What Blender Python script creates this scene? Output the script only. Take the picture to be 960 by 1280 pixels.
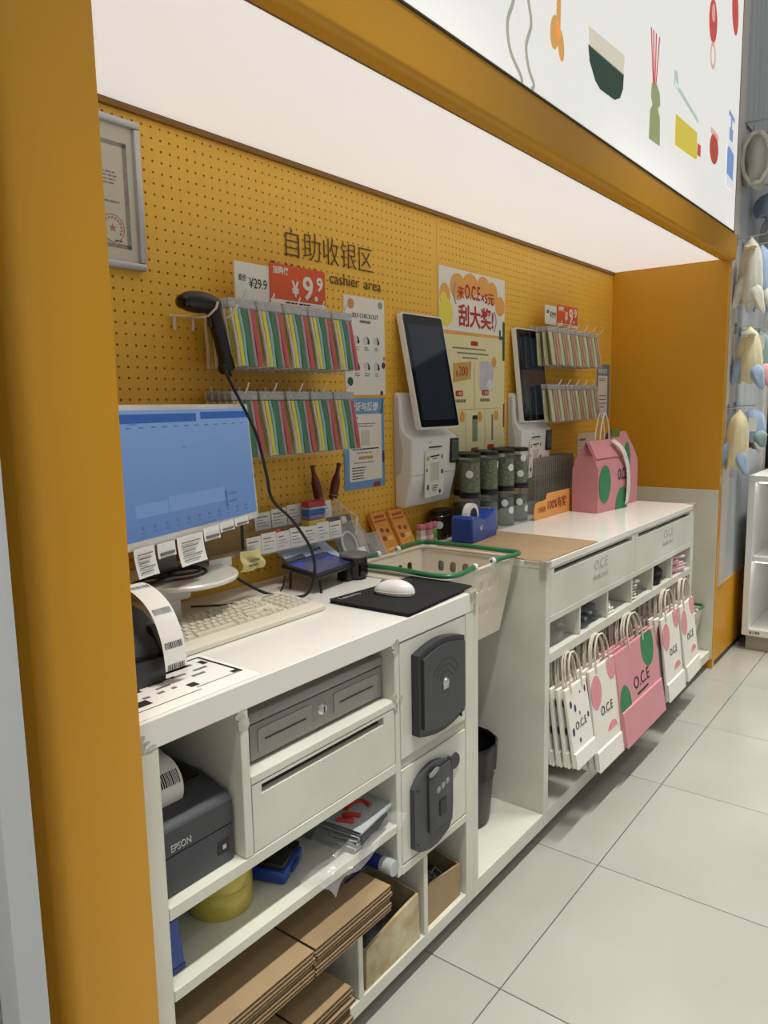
import bpy, bmesh, math, random
from mathutils import Matrix, Vector, Euler

for _o in list(bpy.data.objects):
    bpy.data.objects.remove(_o, do_unlink=True)
SC = bpy.context.scene
COL = SC.collection

# ------------------------------------------------------------------ camera
cam_d = bpy.data.cameras.new('camera')
cam = bpy.data.objects.new('camera', cam_d)
COL.objects.link(cam)
cam_d.sensor_fit = 'HORIZONTAL'
cam_d.sensor_width = 36.0
cam_d.lens = 36.0 * 941.79 / 960.0
cam_d.clip_start = 0.02
_m = Matrix(((0.6086, 0.1215, -0.7841, 0.0),
             (-0.7932, 0.0705, -0.6048, 0.0),
             (-0.0185, 0.9901, 0.1390, 1.42),
             (0, 0, 0, 1)))
_q = _m.to_quaternion()
cam.matrix_world = Matrix.Translation((0, 0, 1.42)) @ _q.to_matrix().to_4x4()
SC.camera = cam

# ------------------------------------------------------------------ world, exposure, store lamps
SC.view_settings.view_transform = 'Standard'
SC.view_settings.look = 'None'
SC.view_settings.exposure = 0.0
SC.view_settings.gamma = 1.0
SC.view_settings.use_curve_mapping = False
W = bpy.data.worlds.new('shop_air')
SC.world = W
W.use_nodes = True
_bg = W.node_tree.nodes['Background']
_bg.inputs[0].default_value = (1.0, 0.99, 0.96, 1)
_bg.inputs[1].default_value = 0.36


def ceiling_lamp(x, y, z, sx, sy, power, spread=120, color=(1.0, 0.97, 0.91), rx=0.0, ry=0.0):
    d = bpy.data.lights.new('store_lamp', 'AREA')
    d.shape = 'RECTANGLE'
    d.size, d.size_y = sx, sy
    d.energy = power
    d.color = color
    d.spread = math.radians(spread)
    o = bpy.data.objects.new('store_lamp', d)
    o.location = (x, y, z)
    o.rotation_euler = (math.radians(rx), math.radians(ry), 0)
    COL.objects.link(o)
    return o


# rows of ceiling lamps over the aisle in front of the counter
for _x in (-0.3, 1.3, 2.9, 4.5):
    ceiling_lamp(_x, 0.42, 3.25, 0.9, 0.10, 11.5, 64)
for _y, _p in ((-0.7, 3.6), (-1.9, 6.5)):
    for _x in (0.0, 1.8, 3.6):
        ceiling_lamp(_x, _y, 3.25, 1.2, 0.15, _p, 80)

# ------------------------------------------------------------------ materials


def srgb(r, g, b):
    def f(c):
        c /= 255.0
        return c / 12.92 if c <= 0.04045 else ((c + 0.055) / 1.055) ** 2.4
    return (f(r), f(g), f(b))


MATS = {}


def mat(name, col, rough=0.5, metal=0.0, spec=0.5, var=0.0, vscale=8.0, bump=0.0, bscale=60.0,
        alpha=1.0, emit=None, estr=0.0, trans=0.0, coat=0.0, stretch=None, col2=None, sheen=0.0):
    if name in MATS:
        return MATS[name]
    m = bpy.data.materials.new(name)
    m.use_nodes = True
    nt = m.node_tree
    b = nt.nodes['Principled BSDF']
    b.inputs['Base Color'].default_value = (*col, 1)
    b.inputs['Roughness'].default_value = rough
    b.inputs['Metallic'].default_value = metal
    b.inputs['Specular IOR Level'].default_value = spec
    b.inputs['Alpha'].default_value = alpha
    b.inputs['Transmission Weight'].default_value = trans
    b.inputs['Coat Weight'].default_value = coat
    b.inputs['Sheen Weight'].default_value = sheen
    if emit is not None:
        b.inputs['Emission Color'].default_value = (*emit, 1)
        b.inputs['Emission Strength'].default_value = estr
    if var > 0 or bump > 0:
        tc = nt.nodes.new('ShaderNodeTexCoord')
        mp = nt.nodes.new('ShaderNodeMapping')
        nt.links.new(tc.outputs['Object'], mp.inputs['Vector'])
        if stretch:
            mp.inputs['Scale'].default_value = stretch
    if var > 0:
        n = nt.nodes.new('ShaderNodeTexNoise')
        n.inputs['Scale'].default_value = vscale
        n.inputs['Detail'].default_value = 6
        nt.links.new(mp.outputs['Vector'], n.inputs['Vector'])
        mx = nt.nodes.new('ShaderNodeMix')
        mx.data_type = 'RGBA'
        c2 = col2 if col2 else tuple(c * (1 - var) for c in col)
        mx.inputs[6].default_value = (*col, 1)
        mx.inputs[7].default_value = (*c2, 1)
        rp = nt.nodes.new('ShaderNodeMapRange')
        rp.inputs[1].default_value = 0.35
        rp.inputs[2].default_value = 0.7
        nt.links.new(n.outputs['Fac'], rp.inputs[0])
        nt.links.new(rp.outputs[0], mx.inputs[0])
        nt.links.new(mx.outputs[2], b.inputs['Base Color'])
    if bump > 0:
        n2 = nt.nodes.new('ShaderNodeTexNoise')
        n2.inputs['Scale'].default_value = bscale
        n2.inputs['Detail'].default_value = 4
        nt.links.new(mp.outputs['Vector'], n2.inputs['Vector'])
        bp = nt.nodes.new('ShaderNodeBump')
        bp.inputs['Strength'].default_value = bump
        bp.inputs['Distance'].default_value = 0.004
        nt.links.new(n2.outputs['Fac'], bp.inputs['Height'])
        nt.links.new(bp.outputs['Normal'], b.inputs['Normal'])
    MATS[name] = m
    return m


WHITE = mat('white_laminate', srgb(221, 221, 208), 0.35, var=0.05, vscale=5, col2=srgb(208, 208, 194))
WHITEGLOSS = mat('white_gloss_top', srgb(236, 234, 226), 0.16, var=0.03, vscale=4)
SCUFF = mat('scuffed_laminate', srgb(203, 201, 188), 0.5, var=0.35, vscale=40)
YELLOW = mat('yellow_paint', srgb(212, 152, 28), 0.42, var=0.05, vscale=2.5, bump=0.02, bscale=200)
YELLOWPEG = mat('yellow_pegboard', srgb(240, 188, 68), 0.5, var=0.05, vscale=3)
DARK = mat('dark_void', srgb(22, 13, 6), 0.9)
BLACK = mat('black_plastic', srgb(22, 22, 24), 0.4, var=0.15, vscale=20)
BLACKGLOSS = mat('black_glass', srgb(14, 15, 18), 0.06, spec=0.5)
CHAR = mat('charcoal_plastic', srgb(66, 68, 72), 0.45, var=0.08, vscale=30, bump=0.02, bscale=300)
CHARDK = mat('charcoal_edge', srgb(46, 47, 52), 0.4)
WPLAST = mat('white_plastic', srgb(236, 234, 230), 0.3, var=0.03, vscale=6)
CREAM = mat('cream_plastic', srgb(226, 217, 200), 0.35, var=0.04, vscale=6)
BEIGEKEY = mat('beige_keycaps', srgb(214, 205, 188), 0.5, var=0.05, vscale=30)
GREYMETAL = mat('grey_enamel', srgb(150, 150, 143), 0.4, var=0.06, vscale=10)
STEEL = mat('brushed_steel', srgb(205, 207, 210), 0.28, metal=0.9, var=0.08, vscale=40)
ALU = mat('aluminium_frame', srgb(196, 196, 202), 0.38, metal=0.5, var=0.06, vscale=20)
WIRE = mat('white_wire', srgb(232, 228, 218), 0.3, var=0.03, vscale=10)
PAPER = mat('white_paper', srgb(238, 236, 230), 0.7, var=0.03, vscale=10)
INK = mat('black_ink', srgb(30, 28, 28), 0.7, var=0.1, vscale=30)
INKGREY = mat('grey_ink', srgb(120, 117, 112), 0.8, var=0.1, vscale=30)
BROWNINK = mat('brown_lettering', srgb(86, 58, 18), 0.5, var=0.1, vscale=20)
REDSIGN = mat('orange_red_card', srgb(222, 88, 42), 0.45, var=0.04, vscale=6)
KRAFT = mat('kraft_board', srgb(164, 139, 104), 0.85, var=0.12, vscale=14, bump=0.05, bscale=120)
KRAFTEDGE = mat('corrugated_edge', srgb(104, 82, 54), 0.9, var=0.45, vscale=160)
CLEAR = mat('clear_plastic', (0.9, 0.92, 0.92), 0.12, alpha=0.22, var=0.05, vscale=20)
HAZE = mat('hazy_plastic', (0.75, 0.77, 0.77), 0.25, alpha=0.5, var=0.2, vscale=60, bump=0.2, bscale=90)
GREEN = mat('green_plastic', srgb(48, 120, 78), 0.35, var=0.06, vscale=10)
PINK = mat('pink_paper', srgb(212, 146, 154), 0.65, var=0.05, vscale=8)
PINKBLOB = mat('pink_print', srgb(224, 150, 158), 0.65, var=0.04, vscale=8)
GREENBLOB = mat('green_print', srgb(50, 128, 84), 0.65, var=0.05, vscale=8)
PURPLE = mat('purple_print', srgb(72, 62, 110), 0.65, var=0.05, vscale=8)
ROPE = mat('paper_twist', srgb(222, 214, 198), 0.8, var=0.18, vscale=60)
BLUE = mat('blue_plastic', srgb(38, 74, 160), 0.3, var=0.06, vscale=10)
GLASS = mat('clear_acrylic', (0.6, 0.64, 0.62), 0.04, alpha=0.10, var=0.02, vscale=5)

# ------------------------------------------------------------------ mesh builder


class MB:
    def __init__(s):
        s.v, s.f, s.m, s.cur = [], [], [], 0

    def mat(s, i):
        s.cur = i
        return s

    def add(s, vs, fs):
        o = len(s.v)
        s.v += [tuple(p) for p in vs]
        for f in fs:
            s.f.append([i + o for i in f])
            s.m.append(s.cur)
        return s

    def mark(s):
        return len(s.v)

    def xf(s, M, start=0):
        for i in range(start, len(s.v)):
            s.v[i] = tuple(M @ Vector(s.v[i]))
        return s

    def box(s, x0, x1, y0, y1, z0, z1):
        return s.add([(x0, y0, z0), (x1, y0, z0), (x1, y1, z0), (x0, y1, z0), (x0, y0, z1), (x1, y0, z1), (x1, y1, z1), (x0, y1, z1)],
                     [(0, 3, 2, 1), (4, 5, 6, 7), (0, 1, 5, 4), (1, 2, 6, 5), (2, 3, 7, 6), (3, 0, 4, 7)])

    def rbox(s, x0, x1, y0, y1, z0, z1, r=0.004, seg=2):
        bm = bmesh.new()
        vs = [bm.verts.new(p) for p in [(x0, y0, z0), (x1, y0, z0), (x1, y1, z0), (x0, y1, z0), (x0, y0, z1), (x1, y0, z1), (x1, y1, z1), (x0, y1, z1)]]
        for f in [(0, 3, 2, 1), (4, 5, 6, 7), (0, 1, 5, 4), (1, 2, 6, 5), (2, 3, 7, 6), (3, 0, 4, 7)]:
            bm.faces.new([vs[i] for i in f])
        r = min(r, 0.49 * min(abs(x1 - x0), abs(y1 - y0), abs(z1 - z0)))
        bmesh.ops.bevel(bm, geom=bm.edges[:], offset=r, segments=seg, affect='EDGES', profile=0.5)
        bm.verts.index_update()
        s.add([v.co[:] for v in bm.verts], [[v.index for v in f.verts] for f in bm.faces])
        bm.free()
        return s

    def prism(s, poly, axis, a0, a1):
        n = len(poly)
        if axis == 'y':
            P = lambda p, a: (p[0], a, p[1])
        elif axis == 'x':
            P = lambda p, a: (a, p[0], p[1])
        else:
            P = lambda p, a: (p[0], p[1], a)
        vs = [P(p, a0) for p in poly] + [P(p, a1) for p in poly]
        fs = [tuple(range(n)), tuple(range(2 * n - 1, n - 1, -1))]
        fs += [(i, i + n, (i + 1) % n + n, (i + 1) % n) for i in range(n)]
        return s.add(vs, fs)

    def lathe(s, prof, n=24, c=(0, 0, 0), axis='z'):
        vs, fs = [], []
        for (r, h) in prof:
            for k in range(n):
                a = 2 * math.pi * k / n
                x, y = r * math.cos(a), r * math.sin(a)
                if axis == 'z':
                    p = (x, y, h)
                elif axis == 'y':
                    p = (x, h, y)
                else:
                    p = (h, x, y)
                vs.append((p[0] + c[0], p[1] + c[1], p[2] + c[2]))
        for j in range(len(prof) - 1):
            for k in range(n):
                fs.append((j * n + k, j * n + (k + 1) % n, (j + 1) * n + (k + 1) % n, (j + 1) * n + k))
        if prof[0][0] > 1e-6:
            fs.append(tuple(range(n - 1, -1, -1)))
        if prof[-1][0] > 1e-6:
            fs.append(tuple((len(prof) - 1) * n + k for k in range(n)))
        return s.add(vs, fs)

    def cyl(s, c, r, h, n=24, axis='z', r2=None):
        return s.lathe([(r, 0), (r if r2 is None else r2, h)], n, c, axis)

    def tube(s, pts, r, n=8, closed=False):
        pts = [Vector(p) for p in pts]
        k = len(pts)
        vs, fs = [], []
        up = None
        for i, p in enumerate(pts):
            if closed:
                t = pts[(i + 1) % k] - pts[i - 1]
            else:
                t = pts[min(i + 1, k - 1)] - pts[max(i - 1, 0)]
            if t.length < 1e-9:
                t = Vector((0, 0, 1))
            t.normalize()
            if up is None:
                up = Vector((0, 0, 1)) if abs(t.z) < 0.9 else Vector((1, 0, 0))
            a = t.cross(up)
            if a.length < 1e-6:
                a = t.orthogonal()
            a.normalize()
            b = a.cross(t).normalized()
            up = b
            rr = r[i] if isinstance(r, (list, tuple)) else r
            for j in range(n):
                an = 2 * math.pi * j / n
                vs.append(p + a * (rr * math.cos(an)) + b * (rr * math.sin(an)))
        m = k if closed else k - 1
        for i in range(m):
            for j in range(n):
                i2 = (i + 1) % k
                fs.append((i * n + j, i2 * n + j, i2 * n + (j + 1) % n, i * n + (j + 1) % n))
        if not closed:
            fs.append(tuple(range(n)))
            fs.append(tuple((k - 1) * n + j for j in range(n - 1, -1, -1)))
        return s.add(vs, fs)

    def ell(s, c, rx, ry, rz, nu=20, nv=12, fn=None):
        vs = [(c[0], c[1], c[2] - rz)]
        for j in range(1, nv):
            ph = -math.pi / 2 + math.pi * j / nv
            for k in range(nu):
                a = 2 * math.pi * k / nu
                d = Vector((math.cos(ph) * math.cos(a), math.cos(ph) * math.sin(a), math.sin(ph)))
                if fn:
                    d = fn(d)
                vs.append((c[0] + rx * d.x, c[1] + ry * d.y, c[2] + rz * d.z))
        vs.append((c[0], c[1], c[2] + rz))
        L = len(vs) - 1
        fs = []
        for k in range(nu):
            fs.append((0, 1 + (k + 1) % nu, 1 + k))
            fs.append((L, L - nu + k, L - nu + (k + 1) % nu))
        for j in range(nv - 2):
            for k in range(nu):
                a = 1 + j * nu + k
                b = 1 + j * nu + (k + 1) % nu
                fs.append((a, b, b + nu, a + nu))
        return s.add(vs, fs)

    def grid(s, fn, nu, nv):
        vs = [fn(i / nu, j / nv) for j in range(nv + 1) for i in range(nu + 1)]
        fs = [(j * (nu + 1) + i, j * (nu + 1) + i + 1, (j + 1) * (nu + 1) + i + 1, (j + 1) * (nu + 1) + i) for j in range(nv) for i in range(nu)]
        return s.add(vs, fs)

    def mesh(s, name, mats, smooth=True, angle=35):
        me = bpy.data.meshes.new(name)
        me.from_pydata(s.v, [], s.f)
        for m in mats:
            me.materials.append(m)
        me.polygons.foreach_set('material_index', s.m)
        bm = bmesh.new()
        bm.from_mesh(me)
        bmesh.ops.recalc_face_normals(bm, faces=bm.faces[:])
        bm.to_mesh(me)
        bm.free()
        if smooth:
            me.polygons.foreach_set('use_smooth', [True] * len(me.polygons))
            me.set_sharp_from_angle(angle=math.radians(angle))
        me.update()
        return me


def link(name, data, parent=None, loc=(0, 0, 0), rot=(0, 0, 0)):
    o = bpy.data.objects.new(name, data)
    COL.objects.link(o)
    o.location = loc
    o.rotation_euler = rot
    if parent:
        o.parent = parent
    return o


def tag(o, label=None, cat=None, group=None, kind=None):
    if label:
        o['label'] = label
    if cat:
        o['category'] = cat
    if group:
        o['group'] = group
    if kind:
        o['kind'] = kind
    return o


ORG = {}


def thing(name, label, cat, loc=(0, 0, 0), rotz=0.0, group=None, rot=None):
    o = link(name, None, None, loc, rot if rot else (0, 0, rotz))
    o.empty_display_size = 0.05
    ORG[o.name] = Vector(loc)
    return tag(o, label, cat, group)


def part(parent, name, mb, m, label=None, world=False, kind=None, smooth=True, angle=35):
    """a mesh child; world=True: vertices are given in world metres (unrotated parent)"""
    ms = m if isinstance(m, (list, tuple)) else [m]
    if world:
        p = parent
        off = Vector((0, 0, 0))
        while p is not None:
            off += p.location
            p = p.parent
        mb.xf(Matrix.Translation(-off))
    o = link(name, mb.mesh(name, ms, smooth, angle), parent)
    if label:
        o['label'] = label
    if kind:
        o['kind'] = kind
    return o


def solo(name, mb, m, label, cat, base=None, group=None, smooth=True, kind=None, angle=35, rot=(0, 0, 0), loc=None):
    """a thing that is one mesh; base given: vertices in world metres, origin moved to base"""
    ms = m if isinstance(m, (list, tuple)) else [m]
    if base is not None:
        mb.xf(Matrix.Translation(-Vector(base)))
        loc = base
    o = link(name, mb.mesh(name, ms, smooth, angle), None, loc or (0, 0, 0), rot)
    return tag(o, label, cat, group, kind)


def struct(name, mb, m, label=None, smooth=True):
    ms = m if isinstance(m, (list, tuple)) else [m]
    o = link(name, mb.mesh(name, ms, smooth))
    o['kind'] = 'structure'
    if label:
        o['label'] = label
    return o


_tc = {}


def text_mesh(body, size, extrude=0.0006, offset=0.0, align='LEFT', space=1.0, mats=(), shear=0.0):
    key = (body, round(size, 5), extrude, offset, align, space, tuple(m.name for m in mats), shear)
    if key in _tc:
        return _tc[key]
    c = bpy.data.curves.new('lettering', 'FONT')
    c.body = body
    c.size = size
    c.extrude = extrude
    c.offset = offset
    c.align_x = align
    c.space_character = space
    c.shear = shear
    c.resolution_u = 3
    o = bpy.data.objects.new('tmp_text', c)
    COL.objects.link(o)
    dg = bpy.context.evaluated_depsgraph_get()
    me = bpy.data.meshes.new_from_object(o.evaluated_get(dg))
    bpy.data.objects.remove(o, do_unlink=True)
    bpy.data.curves.remove(c)
    me.materials.clear()
    for m in mats:
        me.materials.append(m)
    _tc[key] = me
    return me


def text(parent, name, body, size, loc, m, rot=(math.pi / 2, 0, 0), extrude=0.0006, offset=0.0, align='LEFT', space=1.0, sx=1.0, fit=None, label=None, rotm=None):
    """lettering standing in the XZ plane (facing -Y) in the parent's local space; fit = width in metres"""
    me = text_mesh(body, size, extrude, offset, align, space, (m,))
    if not me.vertices:
        return None
    o = link(name, me, parent, loc, rot)
    if fit:
        xs = [v.co.x for v in me.vertices]
        sx = fit / max(1e-6, max(xs) - min(xs))
    o.scale = (sx, 1, 1)
    if label:
        o['label'] = label
    return o


def ordinal(i):
    return ['first', 'second', 'third', 'fourth', 'fifth', 'sixth', 'seventh', 'eighth', 'ninth', 'tenth', 'eleventh', 'twelfth', 'thirteenth', 'fourteenth'][i]


def arc(cx, cy, r, a0, a1, n):
    return [(cx + r * math.cos(math.radians(a0 + (a1 - a0) * i / n)), cy + r * math.sin(math.radians(a0 + (a1 - a0) * i / n))) for i in range(n + 1)]


def rrect(x0, x1, z0, z1, r, n=4):
    return arc(x1 - r, z0 + r, r, -90, 0, n) + arc(x1 - r, z1 - r, r, 0, 90, n) + arc(x0 + r, z1 - r, r, 90, 180, n) + arc(x0 + r, z0 + r, r, 180, 270, n)


def oval(cx, cz, rx, rz, n=18, rot=0.0):
    out = []
    for k in range(n):
        a = 2 * math.pi * k / n
        x, z = rx * math.cos(a), rz * math.sin(a)
        out.append((cx + x * math.cos(rot) - z * math.sin(rot), cz + x * math.sin(rot) + z * math.cos(rot)))
    return out


def spline(pts, n=8):
    """Catmull-Rom through points"""
    P = [Vector(p) for p in pts]
    out = []
    for i in range(len(P) - 1):
        p0, p1, p2, p3 = P[max(i - 1, 0)], P[i], P[i + 1], P[min(i + 2, len(P) - 1)]
        for k in range(n):
            t = k / n
            out.append(0.5 * ((2 * p1) + (-p0 + p2) * t + (2 * p0 - 5 * p1 + 4 * p2 - p3) * t * t + (-p0 + 3 * p1 - 3 * p2 + p3) * t ** 3))
    out.append(P[-1])
    return out


random.seed(7)

# ================================================================== STRUCTURE
ZT, YF, YB = 0.93, 1.0, 1.577
XL, XR = 0.64, 4.116
TILE = mat('grey_white_tile', srgb(170, 170, 162), 0.20, var=0.06, vscale=2.2, col2=srgb(163, 162, 152), spec=0.45)
GROUT = mat('dark_grout', srgb(96, 94, 88), 0.9, var=0.2, vscale=60)
fl = struct('floor', MB().box(-2.02, 8.4, -3.0, 1.75, -0.06, -0.004), GROUT, 'grey grout bed under large pale tiles')
_tile = MB().rbox(-0.3086, 0.3086, -0.3086, 0.3086, -0.012, 0.0, 0.0012, 1).mesh('floor_tile', [TILE], False)
for i in range(-5, 11):
    for j in range(-5, 2):
        link('floor_tile', _tile, fl, (1.48 + 0.62 * i + 0.31, 0.81 + 0.62 * j - 0.31, 0))

# back wall: dark backing with two perforated boards
wb = struct('wall_back', MB().box(XL - 0.15, XR + 0.1, YB + 0.012, YB + 0.09, 0.0, 3.3), DARK, 'dark wall behind the yellow pegboard')


def pegboard(x0, x1, z0, z1, zs):
    """board with real round holes above zs"""
    mb = MB()
    sp, hr, n = 0.0255, 0.0032, 8
    gx0 = 1.144 - sp * 40
    cols = [gx0 + sp * k for k in range(260) if x0 + sp * 0.75 < gx0 + sp * k < x1 - sp * 0.75]
    rows = [2.083 - sp * k for k in range(60) if zs < 2.083 - sp * k]
    xa, xb = cols[0] - sp / 2, cols[-1] + sp / 2
    za, zb = rows[-1] - sp / 2, rows[0] + sp / 2
    yf, yb = YB, YB + 0.010
    for (a, b, c, d) in ((x0, xa, z0, z1), (xb, x1, z0, z1), (xa, xb, z0, za), (xa, xb, zb, z1)):
        mb.box(a, b, yf, yb, c, d)
    vs, fs = [], []
    dirs = [(math.cos(math.pi / 8 + k * math.pi / 4), math.sin(math.pi / 8 + k * math.pi / 4)) for k in range(8)]
    h = sp / 2
    sq = [(h, h * 0.414), (h * 0.414, h), (-h * 0.414, h), (-h, h * 0.414), (-h, -h * 0.414), (-h * 0.414, -h), (h * 0.414, -h), (h, -h * 0.414)]
    cor = [None, (h, h), None, (-h, h), None, (-h, -h), None, (h, -h)]
    for cx in cols:
        for cz in rows:
            o = len(vs)
            for d in dirs:
                vs.append((cx + d[0] * hr, yf, cz + d[1] * hr))
            for q in sq:
                vs.append((cx + q[0], yf, cz + q[1]))
            for q in ((h, h), (-h, h), (-h, -h), (h, -h)):
                vs.append((cx + q[0], yf, cz + q[1]))
            for d in dirs:
                vs.append((cx + d[0] * hr, yb, cz + d[1] * hr))
            for k in range(8):
                k2 = (k + 1) % 8
                if k % 2 == 0:
                    fs.append((o + k, o + k2, o + 8 + k2, o + 16 + k // 2, o + 8 + k))
                else:
                    fs.append((o + k, o + k2, o + 8 + k2, o + 8 + k))
                fs.append((o + k2, o + k, o + 20 + k, o + 20 + k2))
    mb.add(vs, fs)
    me = bpy.data.meshes.new('pegboard_panel')
    me.from_pydata(mb.v, [], mb.f)
    me.materials.append(YELLOWPEG)
    me.update()
    o = link('pegboard_panel', me, wb)
    return o


pegboard(XL, 2.3855, 0.02, 2.112, 0.955).__setitem__('label', 'yellow perforated board behind the cashier desk')
pegboard(2.3872, XR, 0.02, 2.112, 0.955).__setitem__('label', 'yellow perforated board behind the bagging counter')

# left end wall with rounded front edge
wl = MB()
wl.prism([(0.64, YB), (0.64, 0.978), (0.6385, 0.974), (0.635, 0.972)] + [(0.515 + 0.025 * math.cos(math.radians(a)), 0.997 + 0.025 * math.sin(math.radians(a))) for a in (270, 255, 240, 225, 210, 195, 180)] + [(0.49, YB)], 'z', 0.0, 3.3)
struct('wall_left', wl, YELLOW, 'yellow painted end wall with a rounded edge')
# right end wall
wr = struct('wall_right', MB().box(XR, XR + 0.045, 0.987, YB + 0.01, 0.0, 3.8), YELLOW, 'yellow painted end wall beside the counter')
part(wr, 'wainscot_panel', MB().rbox(XR - 0.006, XR, 0.99, YB, 0.05, 0.957, 0.002, 1), WHITE, 'white panel covering the lower wall')
# beam over the opening
bm_ = MB()
bm_.prism([(1.017, 2.112), (1.017, 2.104), (0.985, 2.104)] + [(0.985 + 0.018 * math.cos(math.radians(a)), 2.122 + 0.018 * math.sin(math.radians(a))) for a in (260, 245, 230, 215, 200, 185)] + [(0.967, 2.226), (0.975, 2.228), (1.60, 2.228), (1.60, 2.135), (1.017, 2.135)], 'x', XL, XR + 0.045)
struct('trim_1', bm_, YELLOW, 'yellow beam over the alcove opening')
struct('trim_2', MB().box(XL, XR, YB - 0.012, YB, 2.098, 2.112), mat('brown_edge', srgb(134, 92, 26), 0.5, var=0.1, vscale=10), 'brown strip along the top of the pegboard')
# luminous ceiling of the alcove
LUM = bpy.data.materials.new('luminous_membrane')
LUM.use_nodes = True
_nt = LUM.node_tree
_b = _nt.nodes['Principled BSDF']
_b.inputs['Base Color'].default_value = (0.8, 0.78, 0.76, 1)
_b.inputs['Roughness'].default_value = 0.45
_b.inputs['Emission Color'].default_value = (1.0, 0.965, 0.945, 1)
_b.inputs['Emission Strength'].default_value = 0.52
struct('ceiling', MB().box(XL, XR, 1.019, YB - 0.002, 2.112, 2.13), LUM, 'glowing white membrane ceiling of the alcove')
struct('trim_3', MB().box(XL, XR, 1.014, 1.0195, 2.1035, 2.1125), mat('dull_bronze_edge', srgb(120, 104, 76), 0.5, var=0.1, vscale=10), 'thin metal edge of the luminous ceiling')

# fascia lightbox above the beam
FASC = bpy.data.materials.new('backlit_film')
FASC.use_nodes = True
_b = FASC.node_tree.nodes['Principled BSDF']
_b.inputs['Base Color'].default_value = (0.75, 0.76, 0.74, 1)
_b.inputs['Roughness'].default_value = 0.5
_b.inputs['Emission Color'].default_value = (1.0, 0.99, 0.95, 1)
_b.inputs['Emission Strength'].default_value = 0.52
fx0, fx1, fz0, fz1, fy = XL - 0.12, 4.085, 2.231, 3.60, 0.966
fas = thing('lightbox_sign', 'white backlit fascia panel printed with household goods above the yellow beam', 'sign', (2.3, 0.98, 2.228))
part(fas, 'film_panel', MB().box(fx0, fx1, fy, fy + 0.03, fz0, fz1), FASC, world=True)
EDGE = mat('dark_frame_edge', srgb(92, 88, 76), 0.5, var=0.1, vscale=20)
part(fas, 'frame_edge', MB().box(fx0, fx1 + 0.004, fy - 0.004, fy + 0.03, fz0 - 0.003, fz0), EDGE, world=True)
part(fas, 'side_edge', MB().box(fx1, fx1 + 0.03, fy + 0.004, fy + 0.03, fz0 - 0.003, fz1), mat('brown_side', srgb(128, 86, 34), 0.5, var=0.1, vscale=20), world=True)


def backlit(name, c):
    m = mat(name, c, 0.5, var=0.03, vscale=10)
    b = m.node_tree.nodes['Principled BSDF']
    b.inputs['Emission Color'].default_value = (*c, 1)
    b.inputs['Emission Strength'].default_value = 0.45
    return m


def fprint(name, polys, col, mname):
    mb = MB()
    for p in polys:
        mb.prism(p, 'y', fy - 0.0015, fy + 0.001)
    part(fas, name, mb, backlit(mname, srgb(*col)), world=True, smooth=False)


def ribbon(pts, w):
    L, R_ = [], []
    P = spline([(p[0], p[1], 0) for p in pts], 6)
    for i, p in enumerate(P):
        t = (P[min(i + 1, len(P) - 1)] - P[max(i - 1, 0)]).normalized()
        nx, nz = -t.y, t.x
        L.append((p.x + nx * w / 2, p.y + nz * w / 2))
        R_.append((p.x - nx * w / 2, p.y - nz * w / 2))
    return [[L[i], L[i + 1], R_[i + 1], R_[i]] for i in range(len(L) - 1)]


fprint('wavy_line', ribbon([(1.83, 2.72), (1.80, 2.60), (1.84, 2.50), (1.815, 2.411), (1.785, 2.35), (1.80, 2.29), (1.855, 2.25), (1.864, 2.234)], 0.012), (176, 178, 160), 'sage_print')
fprint('wavy_line', ribbon([(1.88, 2.72), (1.91, 2.6), (1.885, 2.50), (1.896, 2.44), (1.912, 2.39), (1.885, 2.33), (1.90, 2.28), (1.93, 2.25), (1.917, 2.234)], 0.012), (176, 178, 160), 'sage_print')
fprint('wooden_ladle', [[(2.062, 2.42), (2.087, 2.42), (2.093, 2.85), (2.068, 2.85)], oval(2.052, 2.42, 0.027, 0.045, 18, -0.15), oval(2.093, 2.40, 0.02, 0.04, 18, 0.2)], (226, 172, 96), 'ochre_print')
fprint('bowl_rim', [[(2.278, 2.518), (2.288, 2.464), (2.57, 2.470), (2.573, 2.533)]], (232, 224, 206), 'cream_print')
fprint('bowl', [[(2.283, 2.468), (2.295, 2.425)] + [(2.34, 2.385), (2.38, 2.372), (2.50, 2.376), (2.545, 2.395), (2.568, 2.43), (2.572, 2.474)]], (36, 66, 52), 'dark_green_print')
fprint('diffuser_reed', [[(2.868 + d * 0.3, 2.53), (2.874 + d * 0.3, 2.53), (2.862 + d, 2.705), (2.854 + d, 2.705)] for d in (-0.035, -0.01, 0.02, 0.055)], (206, 84, 84), 'rose_print')
fprint('diffuser_vase', [[(2.845, 2.53), (2.865, 2.545), (2.90, 2.54), (2.93, 2.52), (2.94, 2.485), (2.915, 2.465), (2.94, 2.44), (2.948, 2.346), (2.83, 2.343), (2.835, 2.44), (2.86, 2.465), (2.84, 2.485)]], (160, 168, 118), 'olive_print')
fprint('toothbrush', [[(3.10, 2.60), (3.10, 2.62), (3.42, 2.566), (3.42, 2.548)][::-1], [(3.09, 2.60), (3.09, 2.655), (3.13, 2.655), (3.15, 2.60)]], (200, 214, 206), 'pale_teal_print')
fprint('soap_bag', [[(3.125, 2.394), (3.125, 2.506), (3.41, 2.512), (3.425, 2.415), (3.40, 2.405)]], (226, 208, 74), 'yellow_print')
fprint('bag_cap', [[(3.428, 2.43), (3.428, 2.475), (3.47, 2.475), (3.47, 2.43)]], (214, 76, 64), 'red_print')
fprint('red_tumbler', [oval(3.675, 2.512, 0.068, 0.062, 20)], (190, 76, 60), 'brick_print')
fprint('tumbler_rim', [[(3.61, 2.565), (3.61, 2.59), (3.74, 2.583), (3.74, 2.558)]], (236, 196, 188), 'blush_print')
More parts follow.
